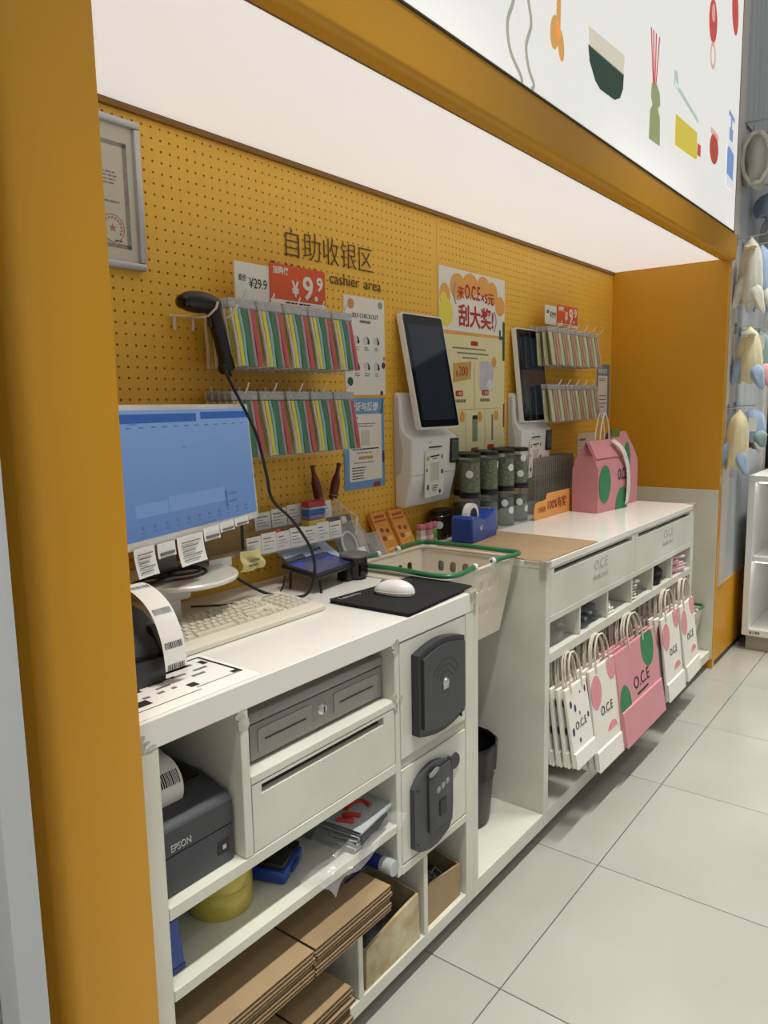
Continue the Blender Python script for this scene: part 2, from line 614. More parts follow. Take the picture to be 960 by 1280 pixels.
fprint('pump_head', [[(3.90, 2.72), (3.91, 2.74), (4.01, 2.725), (4.005, 2.705)], [(3.945, 2.72), (3.965, 2.72), (3.965, 2.67), (3.945, 2.67)], [(3.925, 2.67), (3.985, 2.67), (3.985, 2.615), (3.925, 2.615)]], (142, 166, 214), 'soft_blue_print')
fprint('pump_bottle', [[(3.89, 2.405), (3.89, 2.595), (3.93, 2.615), (3.985, 2.615), (4.02, 2.59), (4.02, 2.405)]], (244, 246, 250), 'bottle_print')
mb = MB().prism([(3.897, 2.46), (3.897, 2.575), (3.93, 2.585), (4.012, 2.565), (4.012, 2.45)], 'y', fy - 0.003, fy + 0.001)
part(fas, 'bottle_label', mb, backlit('blue_print', srgb(128, 164, 222)), world=True, smooth=False)
fprint('pacifier', [oval(3.585, 3.0, 0.06, 0.085, 20)], (208, 80, 70), 'coral_print')
fprint('pacifier_ring', [ [(3.60 + 0.042 * math.cos(a), 2.87 + 0.055 * math.sin(a)), (3.60 + 0.042 * math.cos(a + 0.35), 2.87 + 0.055 * math.sin(a + 0.35)), (3.60 + 0.026 * math.cos(a + 0.35), 2.87 + 0.036 * math.sin(a + 0.35)), (3.60 + 0.026 * math.cos(a), 2.87 + 0.036 * math.sin(a))] for a in [k * 0.349 for k in range(18)]], (226, 190, 174), 'peach_print')
mb = MB().prism(oval(3.58, 3.03, 0.022, 0.035, 16), 'y', fy - 0.003, fy + 0.001)
part(fas, 'pacifier_knob', mb, backlit('pale_rose_print', srgb(240, 176, 170)), world=True, smooth=False)
fprint('red_capsule', [oval(3.935, 3.17, 0.055, 0.10, 20, 0.25)], (206, 76, 74), 'coral_print')

# wall to the right of the alcove, with a yellow base
GREYWOOD = mat('pale_grey_panelling', srgb(192, 197, 200), 0.5, var=0.25, vscale=3.0, stretch=(6, 1, 0.35), col2=srgb(168, 174, 178))
TRIMW = mat('warm_white_trim', srgb(216, 208, 198), 0.45, var=0.04, vscale=6)
struct('trim_4', MB().rbox(4.162, 4.172, 0.998, 1.06, 0.0, 3.8, 0.001, 1), mat('shadow_brown', srgb(96, 66, 26), 0.6, var=0.1, vscale=10), 'narrow brown joint beside the yellow wall')
struct('trim_5', MB().rbox(4.172, 4.30, 0.985, 1.06, 0.435, 3.8, 0.004, 2), TRIMW, 'warm white vertical trim of the hat wall')
wf = struct('wall_front', MB().box(4.30, 5.10, 0.998, 1.07, 0.435, 3.8), GREYWOOD, 'pale grey panelled wall hung with baby hats')
struct('trim_6', MB().rbox(5.10, 5.20, 0.985, 1.07, 0.0, 3.8, 0.004, 2), TRIMW, 'white post at the far end of the hat wall')
struct('baseboard_front', MB().box(4.172, 5.10, 0.992, 1.06, 0.0, 0.435), YELLOW, 'yellow base under the hat wall')
struct('trim_7', MB().box(4.165, 5.10, 0.988, 0.995, 0.0, 0.02), BLACK, 'black kick strip under the yellow base')
# what lies left of the yellow end wall
struct('trim_8', MB().rbox(0.347, 0.382, 0.80, 1.50, 0.0, 3.3, 0.003, 2), mat('cool_white_trim', srgb(206, 210, 214), 0.45, var=0.03, vscale=6), 'cool white edge left of the yellow wall')  # depth shaped to keep light off the end wall's side face
struct('wall_recess_blocker', MB().box(0.383, 0.489, 1.44, 1.50, 0.0, 3.3), YELLOW, 'added unseen yellow panel closing the recess to keep it dark')  # unseen panel added to close the recess against light
struct('wall_side', MB().box(-0.6, 0.346, 0.845, 0.90, 0.0, 3.3), mat('grey_oak_panel', srgb(150, 152, 148), 0.6, var=0.35, vscale=4, stretch=(14, 1, 0.6)), 'grey wood-grain wall left of the yellow wall')
# dark shop interior far behind the hat wall
struct('wall_far', MB().box(7.6, 7.7, -3.0, 1.75, 0.0, 3.3), mat('dark_shop_wall', srgb(92, 90, 88), 0.7, var=0.2, vscale=1.5), 'dim wall at the far end of the shop')

# ================================================================== CASHIER DESK (left)
lc = thing('cashier_counter', 'white cashier counter with cubbies, slotted drawer and two small doors beside yellow wall', 'counter', (1.15, 1.28, 0.0))


def lp(name, mb, m=WHITE, label=None, par=None):
    return part(par or lc, name, mb, m, label, world=True)


B = lambda *a, r=0.0015: MB().rbox(*a, r, 1)
lp('worktop', B(0.645, 1.676, 0.999, 1.572, 0.880, 0.930), WHITEGLOSS)
lp('side_panel', B(0.645, 0.688, 1.0, 1.572, 0.05, 0.8795))
lp('side_panel', B(1.637, 1.676, 1.0, 1.572, 0.05, 0.8795))
lp('back_panel', B(0.689, 1.636, 1.555, 1.571, 0.09, 0.8795))
lp('divider', B(0.860, 0.880, 1.0, 1.554, 0.5935, 0.8795))
lp('divider', B(1.325, 1.343, 1.0, 1.554, 0.302, 0.8795))
lp('shelf', B(0.881, 1.324, 1.0, 1.554, 0.730, 0.747))
lp('shelf', B(0.689, 1.324, 1.0, 1.554, 0.569, 0.593))
lp('shelf', B(0.689, 1.324, 1.0, 1.554, 0.418, 0.440))
lp('shelf', B(1.344, 1.636, 1.0, 1.554, 0.300, 0.322))
lp('shelf', B(0.689, 1.188, 1.0, 1.554, 0.252, 0.270))
lp('bottom_board', B(0.689, 1.636, 1.0, 1.554, 0.05, 0.086))
lp('divider', B(1.172, 1.189, 1.0, 1.554, 0.0865, 0.2515))
lp('divider', B(1.433, 1.450, 1.0, 1.554, 0.0865, 0.2995))
lp('plinth', B(0.66, 1.66, 1.06, 1.55, 0.0, 0.0495), mat('grey_plinth', srgb(150, 148, 140), 0.6, var=0.1, vscale=10))
# drawer with a cut-out slot; a black strip behind paints its inner shade
dr = lp('drawer', MB().box(0.882, 1.3225, 1.001, 1.019, 0.595, 0.703).box(0.882, 1.3225, 1.001, 1.019, 0.722, 0.7285).box(0.882, 0.906, 1.001, 1.019, 0.703, 0.722).box(1.282, 1.3225, 1.001, 1.019, 0.703, 0.722))
lp('slot_shade', MB().box(0.906, 1.282, 1.019, 1.03, 0.703, 0.722), BLACK, 'finger slot with its inner shade painted black', par=dr)
# two doors with their dark grey plates
d1 = lp('door', B(1.346, 1.634, 1.0005, 1.019, 0.592, 0.876))
d2 = lp('door', B(1.346, 1.634, 1.0005, 1.019, 0.325, 0.566))
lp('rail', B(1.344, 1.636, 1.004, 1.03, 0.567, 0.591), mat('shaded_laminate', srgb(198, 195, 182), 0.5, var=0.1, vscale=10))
lp('joint_shadow', MB().box(1.3445, 1.6355, 1.0195, 1.021, 0.323, 0.8785), DARK)
for (x, z) in ((0.66, 0.905), (0.862, 0.87), (1.332, 0.875), (1.334, 0.745)):
    w = MB()
    for k in range(7):
        w.prism(oval(x + random.uniform(-.012, .014), z + random.uniform(-.022, .012), random.uniform(.003, .010), random.uniform(.003, .009), 9, random.random()), 'y', 0.9986 - 0.00004 * k, 1.001)
    part(lc, 'scuff_mark', w, SCUFF, world=True, smooth=False, kind='stuff')
# clear corner guard at the right front corner
g = MB()
g.rbox(1.655, 1.692, 0.994, 1.03, 0.9302, 0.9365, 0.002, 1).rbox(1.655, 1.679, 0.9925, 0.9982, 0.902, 0.935, 0.002, 1).rbox(1.6775, 1.683, 0.994, 1.03, 0.865, 0.935, 0.002, 1)
CGUARD = mat('yellowed_clear_guard', srgb(206, 202, 184), 0.15, alpha=0.4, var=0.15, vscale=40)
solo('corner_guard', g, CGUARD, 'clear plastic corner guard on the cashier counter next to the mouse pad', 'corner guard', (1.675, 1.0, 0.93))

# ------------------------------------------------ charcoal plates on the doors
up = thing('grey_plate', 'smooth dark grey plastic plate with curved ends on the upper small door', 'plate', (1.49, 1.0, 0.62))


def curved(x0, x1, z0, z1, bt, n=10):
    pts = [(x0, z0 + bt * 0.0)]
    bot = [(x0 + (x1 - x0) * i / n, z0 + 0.0 - 0.0 + 0.018 * (-math.sin(math.pi * i / n))) for i in range(n + 1)]
    top = [(x1 - (x1 - x0) * i / n, z1 + bt * math.sin(math.pi * i / n)) for i in range(n + 1)]
    return bot + top


a = MB().prism(curved(1.390, 1.594, 0.638, 0.838, 0.018), 'y', 0.978, 1.0)
part(up, 'plate_body', a, CHARDK, world=True)
part(up, 'raised_face', MB().prism(curved(1.404, 1.588, 0.652, 0.826, 0.015), 'y', 0.972, 0.979), CHAR, world=True)
for r in (0.03, 0.045, 0.06):
    part(up, 'contour_line', MB().tube([(1.497 + r * math.cos(a_), 0.9717, 0.745 + r * math.sin(a_)) for a_ in [math.radians(20 + 7 * k) for k in range(20)]], 0.0007, 4), CHARDK, world=True)
part(up, 'centre_stud', MB().lathe([(0.0, -0.006), (0.008, -0.005), (0.012, 0)], 14, (1.497, 0.972, 0.745), 'y').rbox(1.484, 1.507, 0.9695, 0.9715, 0.728, 0.738, 0.0008, 1), STEEL, 'small silver stud', world=True)
part(up, 'screw', MB().lathe([(0, -0.003), (0.004, -0.002), (0.005, 0)], 10, (1.574, 0.977, 0.632), 'y'), BLACK, world=True)

dn = thing('grey_back_plate', 'dark grey plastic back plate with three holes and a socket on the lower small door', 'plate', (1.46, 1.0, 0.32))
poly = [(1.378, 0.352)] + [(1.378 + 0.166 * i / 10, 0.345 - 0.022 * math.sin(math.pi * i / 10)) for i in range(1, 10)] + [(1.545, 0.36), (1.549, 0.40), (1.549, 0.51)] + [(1.549 - 0.171 * i / 10, 0.515 + 0.028 * math.sin(math.pi * i / 10)) for i in range(1, 10)] + [(1.378, 0.505)]
part(dn, 'plate_body', MB().prism(poly, 'y', 0.986, 1.0), CHAR, world=True)
part(dn, 'raised_spine', MB().rbox(1.432, 1.53, 0.979, 0.987, 0.37, 0.525, 0.006, 2), CHAR, world=True)
part(dn, 'hanging_slot', MB().prism(oval(1.452, 0.525, 0.022, 0.007, 14, 0.2), 'y', 0.9775, 0.98), GREYMETAL, world=True)
for k in range(3):
    part(dn, 'round_hole', MB().lathe([(0, -0.0006), (0.0065, -0.0006), (0.0085, 0.0)], 14, (1.472 + k * 0.020, 0.979, 0.470 + k * 0.004), 'y'), GREYMETAL, world=True)
part(dn, 'socket', MB().rbox(1.474, 1.505, 0.976, 0.98, 0.397, 0.440, 0.002, 1), BLACK, world=True)
for (x, z) in ((1.392, 0.50), (1.392, 0.36), (1.535, 0.385), (1.535, 0.505)):
    part(dn, 'screw', MB().lathe([(0, -0.002), (0.003, -0.002), (0.004, 0)], 10, (x, 0.986, z), 'y'), BLACK, world=True)
part(dn, 'side_tab', MB().rbox(1.538, 1.553, 0.985, 0.999, 0.498, 0.525, 0.004, 2), CHARDK, world=True)
kn = thing('round_lock_knob', 'round dark grey disc at the upper right of the lower small door', 'knob', (1.576, 1.0, 0.50))
part(kn, 'disc', MB().lathe([(0.0, -0.006), (0.019, -0.006), (0.0215, -0.003), (0.0215, 0)], 22, (0, 0, 0), 'y'), CHARDK)
part(kn, 'rim', MB().lathe([(0.0215, -0.001), (0.025, -0.001), (0.025, 0.0003), (0.0215, 0.0003)], 22, (0, 0, 0), 'y'), WHITE)

# ================================================================== BAGGING COUNTER (right)
rc = thing('bagging_counter', 'long white counter with two slotted drawers and a row of cubbies above paper bags', 'counter', (2.9, 1.28, 0.0))


def rp(name, mb, m=WHITE, label=None, par=None):
    return part(par or rc, name, mb, m, label, world=True)


rp('worktop', B(2.114, 3.722, 0.999, 1.572, 0.908, 0.930), WHITEGLOSS)
rp('side_panel', B(2.114, 2.146, 1.0, 1.572, 0.05, 0.9075))
rp('side_panel', B(3.682, 3.722, 1.0, 1.572, 0.05, 0.9075))
rp('back_panel', B(2.147, 3.681, 1.555, 1.571, 0.09, 0.9075), mat('darker_laminate', srgb(206, 202, 186), 0.5, var=0.1, vscale=5))  # slightly darker, warmer laminate for the back boards
rp('shelf', B(2.147, 3.681, 1.0, 1.554, 0.730, 0.752))
rp('shelf', B(2.147, 3.681, 1.0, 1.554, 0.597, 0.630))
for x in (2.389, 2.640, 2.896, 3.148, 3.409):
    rp('cubby_divider', B(x - 0.006, x + 0.006, 1.003, 1.554, 0.6305, 0.7295))
rp('bottom_board', B(2.147, 3.681, 1.0, 1.554, 0.05, 0.10))
rp('plinth', B(2.13, 3.71, 1.06, 1.55, 0.0, 0.0495), MATS['grey_plinth'])
dz0, dz1 = 0.753, 0.907
dl = rp('drawer', MB().box(2.149, 2.911, 1.001, 1.02, dz0, 0.884).box(2.149, 2.911, 1.001, 1.02, 0.901, dz1).box(2.149, 2.173, 1.001, 1.02, 0.884, 0.901).box(2.873, 2.911, 1.001, 1.02, 0.884, 0.901))
rp('slot_shade', MB().box(2.173, 2.873, 1.02, 1.03, 0.884, 0.901), BLACK, 'finger slot with its inner shade painted black', par=dl)  # black strip stands in for the shade inside the slot
dr2 = rp('drawer', MB().box(2.914, 3.679, 1.001, 1.02, dz0, 0.884).box(2.914, 3.679, 1.001, 1.02, 0.901, dz1).box(2.914, 2.946, 1.001, 1.02, 0.884, 0.901).box(3.651, 3.679, 1.001, 1.02, 0.884, 0.901))
rp('slot_shade', MB().box(2.946, 3.651, 1.02, 1.03, 0.884, 0.901), BLACK, 'finger slot with its inner shade painted black', par=dr2)  # same painted shade behind the second slot
FAINT = mat('faint_grey_lettering', srgb(184, 182, 170), 0.5, var=0.1, vscale=20)
for (px, pd) in ((2.50, dl), (3.27, dr2)):
    t = text(pd, 'lettering', 'O.C.E', 0.05, (px - 2.9, 1.0005 - 1.28, 0.835), FAINT, extrude=0.0008)
    t = text(pd, 'lettering', 'thank card', 0.032, (px - 0.01 - 2.9, 1.0005 - 1.28, 0.800), FAINT, extrude=0.0008)
# base board of the knee space and back ledge
rp('knee_base', B(1.677, 2.113, 1.0, 1.572, 0.05, 0.098), WHITE)
rp('knee_side_board', B(1.6768, 1.700, 1.0, 1.572, 0.0985, 0.925), WHITE)
rp('back_ledge', B(1.701, 2.113, 1.470, 1.572, 0.905, 0.930), WHITEGLOSS)
rp('knee_back', B(1.701, 2.113, 1.555, 1.571, 0.0985, 0.9045), MATS['darker_laminate'])
rp('end_base', B(3.723, 4.108, 1.0, 1.572, 0.05, 0.098), WHITE)
rp('plinth', B(3.74, 4.10, 1.06, 1.55, 0.0, 0.0495), MATS['grey_plinth'])
rp('plinth', B(1.69, 2.10, 1.06, 1.55, 0.0, 0.0495), MATS['grey_plinth'])
g = MB()
g.rbox(2.108, 2.140, 0.995, 1.022, 0.9302, 0.9345, 0.002, 1).rbox(2.118, 2.140, 0.994, 0.9982, 0.908, 0.934, 0.002, 1).rbox(2.1095, 2.1135, 0.995, 1.022, 0.872, 0.934, 0.002, 1).rbox(2.1095, 2.1135, 1.022, 1.075, 0.918, 0.934, 0.002, 1)
solo('corner_guard', g, CGUARD, 'clear plastic corner guard beside the brown board on the long counter', 'corner guard', (2.114, 1.0, 0.93))
g = MB()
g.rbox(3.69, 3.727, 0.993, 1.03, 0.9302, 0.936, 0.002, 1).rbox(3.69, 3.726, 0.9925, 0.9982, 0.895, 0.935, 0.002, 1).rbox(3.723, 3.728, 0.994, 1.05, 0.89, 0.935, 0.002, 1)
solo('corner_guard', g, CGUARD, 'clear plastic corner guard at the far end of the long counter', 'corner guard', (3.722, 1.0, 0.93))
solo('brown_board', MB().prism([(2.118, 1.006), (2.118, 1.44), (2.55, 1.43), (2.535, 1.003)], 'z', 0.9305, 0.9335), KRAFT, 'flat brown kraft board covering the near end of the long counter', 'board', (2.33, 1.2, 0.9305))

# ================================================================== ON THE CASHIER COUNTER
# ---- monitor
mon = thing('computer_monitor', 'white computer monitor with a blue screen on a round stand', 'monitor', (1.05, 1.43, 0.93))
bz = part(mon, 'bezel', MB().rbox(-0.255, 0.255, 0.0, 0.028, 0.0, 0.286, 0.006, 2).rbox(-0.17, 0.17, 0.026, 0.055, 0.04, 0.24, 0.012, 2), WPLAST)
bz.location = (1.055 - 1.05, 1.330 - 1.43, 1.147 - 0.93)
bz.rotation_euler = (math.radians(-4), 0, math.radians(16))
SCR = mat('lit_blue_screen', srgb(30, 40, 60), 0.25, emit=srgb(124, 158, 208), estr=0.56)
_nt = SCR.node_tree
_t = _nt.nodes.new('ShaderNodeTexCoord')
_s = _nt.nodes.new('ShaderNodeSeparateXYZ')
_r = _nt.nodes.new('ShaderNodeMix')
_r.data_type = 'RGBA'
_r.inputs[6].default_value = (*srgb(104, 138, 190), 1)
_r.inputs[7].default_value = (*srgb(138, 170, 216), 1)
_nt.links.new(_t.outputs['Generated'], _s.inputs[0])
_nt.links.new(_s.outputs['Z'], _r.inputs[0])
_nt.links.new(_r.outputs[2], _nt.nodes['Principled BSDF'].inputs['Emission Color'])
part(bz, 'screen', MB().box(-0.243, 0.243, -0.0012, 0.002, 0.018, 0.274), SCR, 'glowing pale blue screen')


def em(name, c, st=0.7):
    return mat(name, srgb(20, 25, 35), 0.4, emit=srgb(*c), estr=st)


ui = MB()
ui.box(-0.243, 0.03, -0.0022, -0.0012, 0.248, 0.266).box(0.048, 0.243, -0.0022, -0.0012, 0.252, 0.268)
part(bz, 'title_bar', ui, em('ui_dark_blue', (48, 92, 158)))
ui = MB()
ui.box(0.112, 0.119, -0.0022, -0.0012, 0.046, 0.084)
part(bz, 'ui_bar', ui, em('ui_mid_blue', (58, 100, 160)))
ui = MB()
for k in range(12):
    x = -0.20 + k * 0.037
    ui.box(x, x + 0.014, -0.0022, -0.0012, 0.238 - 0.0, 0.2405)
for k in range(11):
    x = -0.19 + k * 0.038
    ui.box(x, x + 0.007, -0.0022, -0.0012, 0.038, 0.044).box(x - 0.003, x + 0.010, -0.0022, -0.0012, 0.030, 0.0325)
for k in range(3):
    for j in range(2):
        ui.box(0.127 + k * 0.012, 0.135 + k * 0.012, -0.0022, -0.0012, 0.055 + j * 0.018, 0.060 + j * 0.018)
ui.box(-0.19, -0.17, -0.0022, -0.0012, 0.245, 0.247).box(-0.03, -0.016, -0.0022, -0.0012, 0.193, 0.195)
for k in range(8):
    ui.box(-0.02 + k * 0.011, -0.015 + k * 0.011, -0.0022, -0.0012, 0.020, 0.024)
part(bz, 'ui_icons', ui, em('ui_icon', (82, 108, 150)), kind='stuff')
ui = MB()
for (a, b, c, d) in ((-0.2, -0.1, 0.062, 0.088), (-0.095, 0.11, 0.062, 0.094)):
    ui.box(a, b, -0.0018, -0.0012, c, d)
part(bz, 'ui_panel', ui, em('ui_panel_blue', (122, 154, 203), 0.62))
part(mon, 'neck', MB().rbox(-0.03, 0.03, 0.02, 0.045, 0.115, 0.33, 0.006, 2), GREYMETAL)
part(mon, 'round_tray', MB().lathe([(0.0, 0.100), (0.128, 0.100), (0.137, 0.104), (0.138, 0.110), (0.134, 0.114), (0.0, 0.113)], 40, (0.005, -0.012, 0.0)), mat('translucent_white', srgb(222, 220, 212), 0.25, var=0.1, vscale=12))
part(mon, 'foot_column', MB().rbox(-0.085, 0.0, -0.03, 0.05, 0.0, 0.062, 0.008, 2).rbox(-0.07, 0.03, -0.03, 0.06, 0.055, 0.099, 0.01, 2), WPLAST)
part(mon, 'speaker_bulb', MB().ell((0.085, 0.04, 0.075), 0.035, 0.03, 0.027, 18, 10), mat('grey_white_bulb', srgb(196, 192, 184), 0.5, var=0.1, vscale=20))
part(mon, 'power_button', MB().lathe([(0, -0.004), (0.006, -0.003), (0.007, 0.0)], 12, (0.258, -0.005, 0.32), 'x'), BLACK)


def barcode(mb, x0, x1, z0, z1, y, seed=1):
    rnd = random.Random(seed)
    x = x0
    while x < x1 - 0.0015:
        w = rnd.choice((0.0008, 0.0012, 0.0018))
        mb.box(x, min(x + w, x1), y - 0.0005, y + 0.0002, z0, z1)
        x += w + rnd.choice((0.001, 0.0014))


TAGL = ['large white price slip stuck under the monitor, nearest the yellow wall', 'small folded white label stuck under the monitor beside the nearest large slip', 'large printed white slip hanging under the middle of the monitor',
        'small white label right of the large middle slip under the monitor', 'narrow white barcode label second from the right under the monitor', 'narrow white barcode label at the right under the monitor']
_M = Matrix.Translation(Vector((1.055, 1.33, 1.147))) @ Matrix.Rotation(math.radians(16), 4, 'Z')
for k, (s_, w, h, dz) in enumerate(((0.452, 0.062, 0.058, 0.006), (0.384, 0.058, 0.030, 0.004), (0.302, 0.092, 0.062, 0.006), (0.222, 0.062, 0.030, 0.012), (0.160, 0.058, 0.022, 0.014), (0.098, 0.058, 0.020, 0.016))):
    u = 0.255 - s_
    p = _M @ Vector((u, -0.004, 0.0))
    t = thing('price_slip', TAGL[k], 'label', p, math.radians(16), group='labels under the monitor')
    mb = MB()
    n = 6
    mb.grid(lambda a, b: (-w / 2 + w * a, -0.004 - 0.010 * (b ** 2) * (1 if k in (0, 2) else 0.3) + 0.002 * math.sin(3 * a), dz - h * b), 6, n)
    mb.grid(lambda a, b: (-w / 2 + w * a, -0.0035 - 0.010 * (b ** 2) * (1 if k in (0, 2) else 0.3) + 0.002 * math.sin(3 * a), dz - h * b), 6, n)
    part(t, 'slip', mb, PAPER)
    pr = MB()
    if k in (0, 2):
        for j in range(5):
            zz = dz - h * (0.2 + 0.15 * j)
            yy = -0.0055 - 0.010 * (0.2 + 0.15 * j) ** 2
            pr.box(-w * 0.36, w * (0.36 - 0.12 * (j % 3)), yy - 0.0012, yy, zz - 0.002, zz)
    else:
        pr.box(-w * 0.38, w * 0.38, -0.0085, -0.0060, dz - h * 0.82, dz - h * 0.62)
    part(t, 'print', pr, INKGREY)

# ---- black cables
solo('scanner_cable', MB().tube(spline([(1.225, 1.42, 1.512), (1.245, 1.40, 1.45), (1.262, 1.36, 1.36), (1.268, 1.335, 1.26), (1.27, 1.32, 1.20), (1.32, 1.30, 1.14), (1.37, 1.29, 1.06), (1.375, 1.29, 0.99), (1.345, 1.30, 0.948), (1.29, 1.36, 0.955), (1.24, 1.40, 0.99), (1.18, 1.44, 1.046), (1.09, 1.44, 1.052), (1.01, 1.40, 1.050), (0.93, 1.36, 1.050)], 8), 0.0038, 8), BLACK,
     'long black cable looping from the barcode scanner down past the monitor', 'cable', (1.30, 1.36, 0.945))
for k, (dx, rr, lb) in enumerate(((0.0, 0.075, 'outer black cable coil lying on the round monitor stand'), (0.01, 0.055, 'inner black cable coil lying on the round monitor stand'))):
    pts = [(1.02 + dx + rr * 1.25 * math.cos(a), 1.395 + rr * 0.55 * math.sin(a), 1.049 + 0.007 * k + 0.003 * math.sin(2 * a)) for a in [2 * math.pi * i / 28 for i in range(28)]]
    solo('cable_coil', MB().tube(pts, 0.0035, 6, True), BLACK, lb, 'cable', (1.02, 1.395, 1.0455))
solo('desk_cable', MB().tube(spline([(1.40, 1.42, 0.975), (1.37, 1.40, 0.95), (1.33, 1.39, 0.936), (1.28, 1.40, 0.934), (1.20, 1.45, 0.934), (1.15, 1.50, 0.934)], 6), 0.0025, 6), BLACK, 'thin black cable running from the small tablet across the desk', 'cable', (1.3, 1.4, 0.931))

# ---- keyboard
kb = thing('computer_keyboard', 'beige computer keyboard with pale keys in front of the monitor', 'keyboard', (1.103, 1.288, 0.93), math.radians(0.5))
prof = [(-0.083, 0.002), (-0.083, 0.011), (-0.076, 0.015), (-0.050, 0.0165), (0.075, 0.027), (0.080, 0.024), (0.080, 0.004)]
part(kb, 'case', MB().prism(prof, 'x', -0.219, 0.219), CREAM)
part(kb, 'foot', MB().box(-0.2, -0.17, 0.05, 0.062, 0.0, 0.006).box(0.17, 0.2, 0.05, 0.062, 0.0, 0.006).box(-0.2, 0.2, -0.07, -0.06, 0.0, 0.004), GREYMETAL)
_kc = {}


def key(w):
    if w not in _kc:
        d = 0.0165
        mb = MB()
        a, b = w / 2, d / 2
        mb.add([(-a, -b, 0), (a, -b, 0), (a, b, 0), (-a, b, 0), (-a + .0018, -b + .0016, .006), (a - .0018, -b + .0016, .006), (a - .0018, b - .0024, .006), (-a + .0018, b - .0024, .006)],
               [(4, 5, 6, 7), (0, 1, 5, 4), (1, 2, 6, 5), (2, 3, 7, 6), (3, 0, 4, 7)])
        _kc[w] = mb.mesh('key', [BEIGEKEY], False)
    return _kc[w]


slope = math.atan2(0.0105, 0.125)
U = 0.0188
rows = [[1] * 13 + [2], [1.5] + [1] * 12 + [1.5], [1.75] + [1] * 11 + [2.25], [2.25] + [1] * 10 + [2.75], [1.25, 1.25, 1.25, 6.25, 1.25, 1.25, 1.25, 1.25]]
for ri, row in enumerate([[1] + [0.35] + [1] * 4 + [0.35] + [1] * 4 + [0.35] + [1] * 4] + rows):
    yk = 0.063 - ri * 0.0192 - (0.004 if ri else 0)
    zk = 0.0165 + (yk + 0.05) * math.tan(slope)
    x = -0.212
    for ww in row:
        if ww >= 1:
            link('key', key(round(ww * U * 0.93, 4)), kb, (x + ww * U / 2, yk, zk), (slope, 0, 0))
        x += ww * U
    x = 0.062
    cl = 3 if ri != 4 else 1
    if ri == 4:
        x += U
    for c in range(cl if ri != 3 else 0):
        link('key', key(round(U * 0.93, 4)), kb, (x + U / 2, yk, zk), (slope, 0, 0))
        x += U
    if ri > 0:
        x = 0.130
        for c in range(4):
            link('key', key(round(U * 0.93, 4)), kb, (x + U / 2, yk, zk), (slope, 0, 0))
            x += U
part(kb, 'brand_badge', MB().box(0.15, 0.185, 0.058, 0.066, 0.0258, 0.0272), GREYMETAL)

# ---- label printer by the yellow wall
lpn = thing('label_printer', 'black label printer feeding a curled barcode strip beside the yellow wall', 'printer', (0.735, 1.24, 0.93))
part(lpn, 'body', MB().prism([(-0.10, 0.0), (-0.10, 0.055), (-0.085, 0.075), (-0.03, 0.115), (0.09, 0.135), (0.10, 0.12), (0.10, 0.0)], 'x', -0.085, 0.082), BLACK)
part(lpn, 'front_tray', MB().rbox(-0.085, 0.085, -0.115, -0.08, 0.0, 0.045, 0.006, 2).prism([(-0.11, 0.045), (-0.075, 0.095), (-0.06, 0.095), (-0.09, 0.045)], 'x', 0.066, 0.083), CHARDK)
part(lpn, 'vent_rib', MB().rbox(0.0815, 0.0845, -0.09, -0.06, 0.03, 0.06, 0.001, 1), CHAR)
path = [(0.03, 0.150), (-0.02, 0.166), (-0.07, 0.155), (-0.108, 0.128), (-0.132, 0.085), (-0.140, 0.045), (-0.141, 0.016)]
P3 = spline([(0.065, p[0], p[1]) for p in path], 6)
mb = MB()
for sgn in (0, 0.0006):
    vs, fs = [], []
    for p in P3:
        vs += [(0.045, p.y, p.z + sgn), (0.092, p.y, p.z + sgn)]
    mb.add(vs, [(2 * i, 2 * i + 1, 2 * i + 3, 2 * i + 2) for i in range(len(P3) - 1)])
strip = part(lpn, 'label_strip', mb, PAPER, 'curled white label strip with barcodes')
for i, off in ((8, 0), (17, 0), (25, 0), (31, 0)):
    p, q = P3[i], P3[min(i + 3, len(P3) - 1)]
    t = (q - p).normalized()
    nrm = Vector((0, -t.z, t.y)) if t.y < 0 else Vector((0, t.z, -t.y))
    nrm = Vector((0, t.z, -t.y))
    if nrm.z < 0 and nrm.y > 0:
        nrm = -nrm
    m2 = MB()
    x = 0.05
    rnd = random.Random(i)
    while x < 0.087:
        w_ = rnd.choice((0.001, 0.0016, 0.0022))
        a, b_ = p + nrm * 0.0012, p + nrm * 0.0012 + t * 0.012
        m2.add([(x, a.y, a.z), (x + w_, a.y, a.z), (x + w_, b_.y, b_.z), (x, b_.y, b_.z)], [(0, 1, 2, 3)])
        x += w_ + 0.0015
    part(strip, 'barcode', m2, INK)

# ---- printed floor plan sheet
pl = thing('floor_plan_sheet', 'white paper sheet printed with a black floor plan at the desk edge', 'paper', (0.79, 1.10, 0.9304))
part(pl, 'sheet', MB().prism([(-0.145, -0.094), (0.135, -0.09), (0.14, 0.095), (-0.145, 0.10)], 'z', 0, 0.0006), PAPER)
pr = MB()
z0, z1 = 0.0006, 0.0010
for (a, b, c, d) in ((-0.12, 0.128, 0.078, 0.083), (0.122, 0.128, -0.047, 0.083), (-0.12, 0.02, -0.062, -0.060), (0.02, 0.128, -0.049, -0.047)):
    pr.box(a, b, c, d, z0, z1)
part(pl, 'plan_outline', pr, INK)
pr = MB()
for (x, y, w, d) in ((-0.09, 0.05, .02, .014), (-0.05, 0.052, .02, .01), (-0.01, 0.052, .02, .01), (0.03, 0.052, .02, .01), (0.07, 0.052, .02, .01), (-0.03, 0.022, .032, .008), (0.02, 0.022, .032, .008), (0.07, 0.022, .032, .008), (-0.03, 0.0, .03, .006), (0.05, 0.0, .03, .008), (-0.07, -0.02, .014, .008), (-0.04, -0.02, .014, .008), (-0.01, -0.02, .01, .008)):
    pr.box(x, x + w, y, y + d, z0, z1)
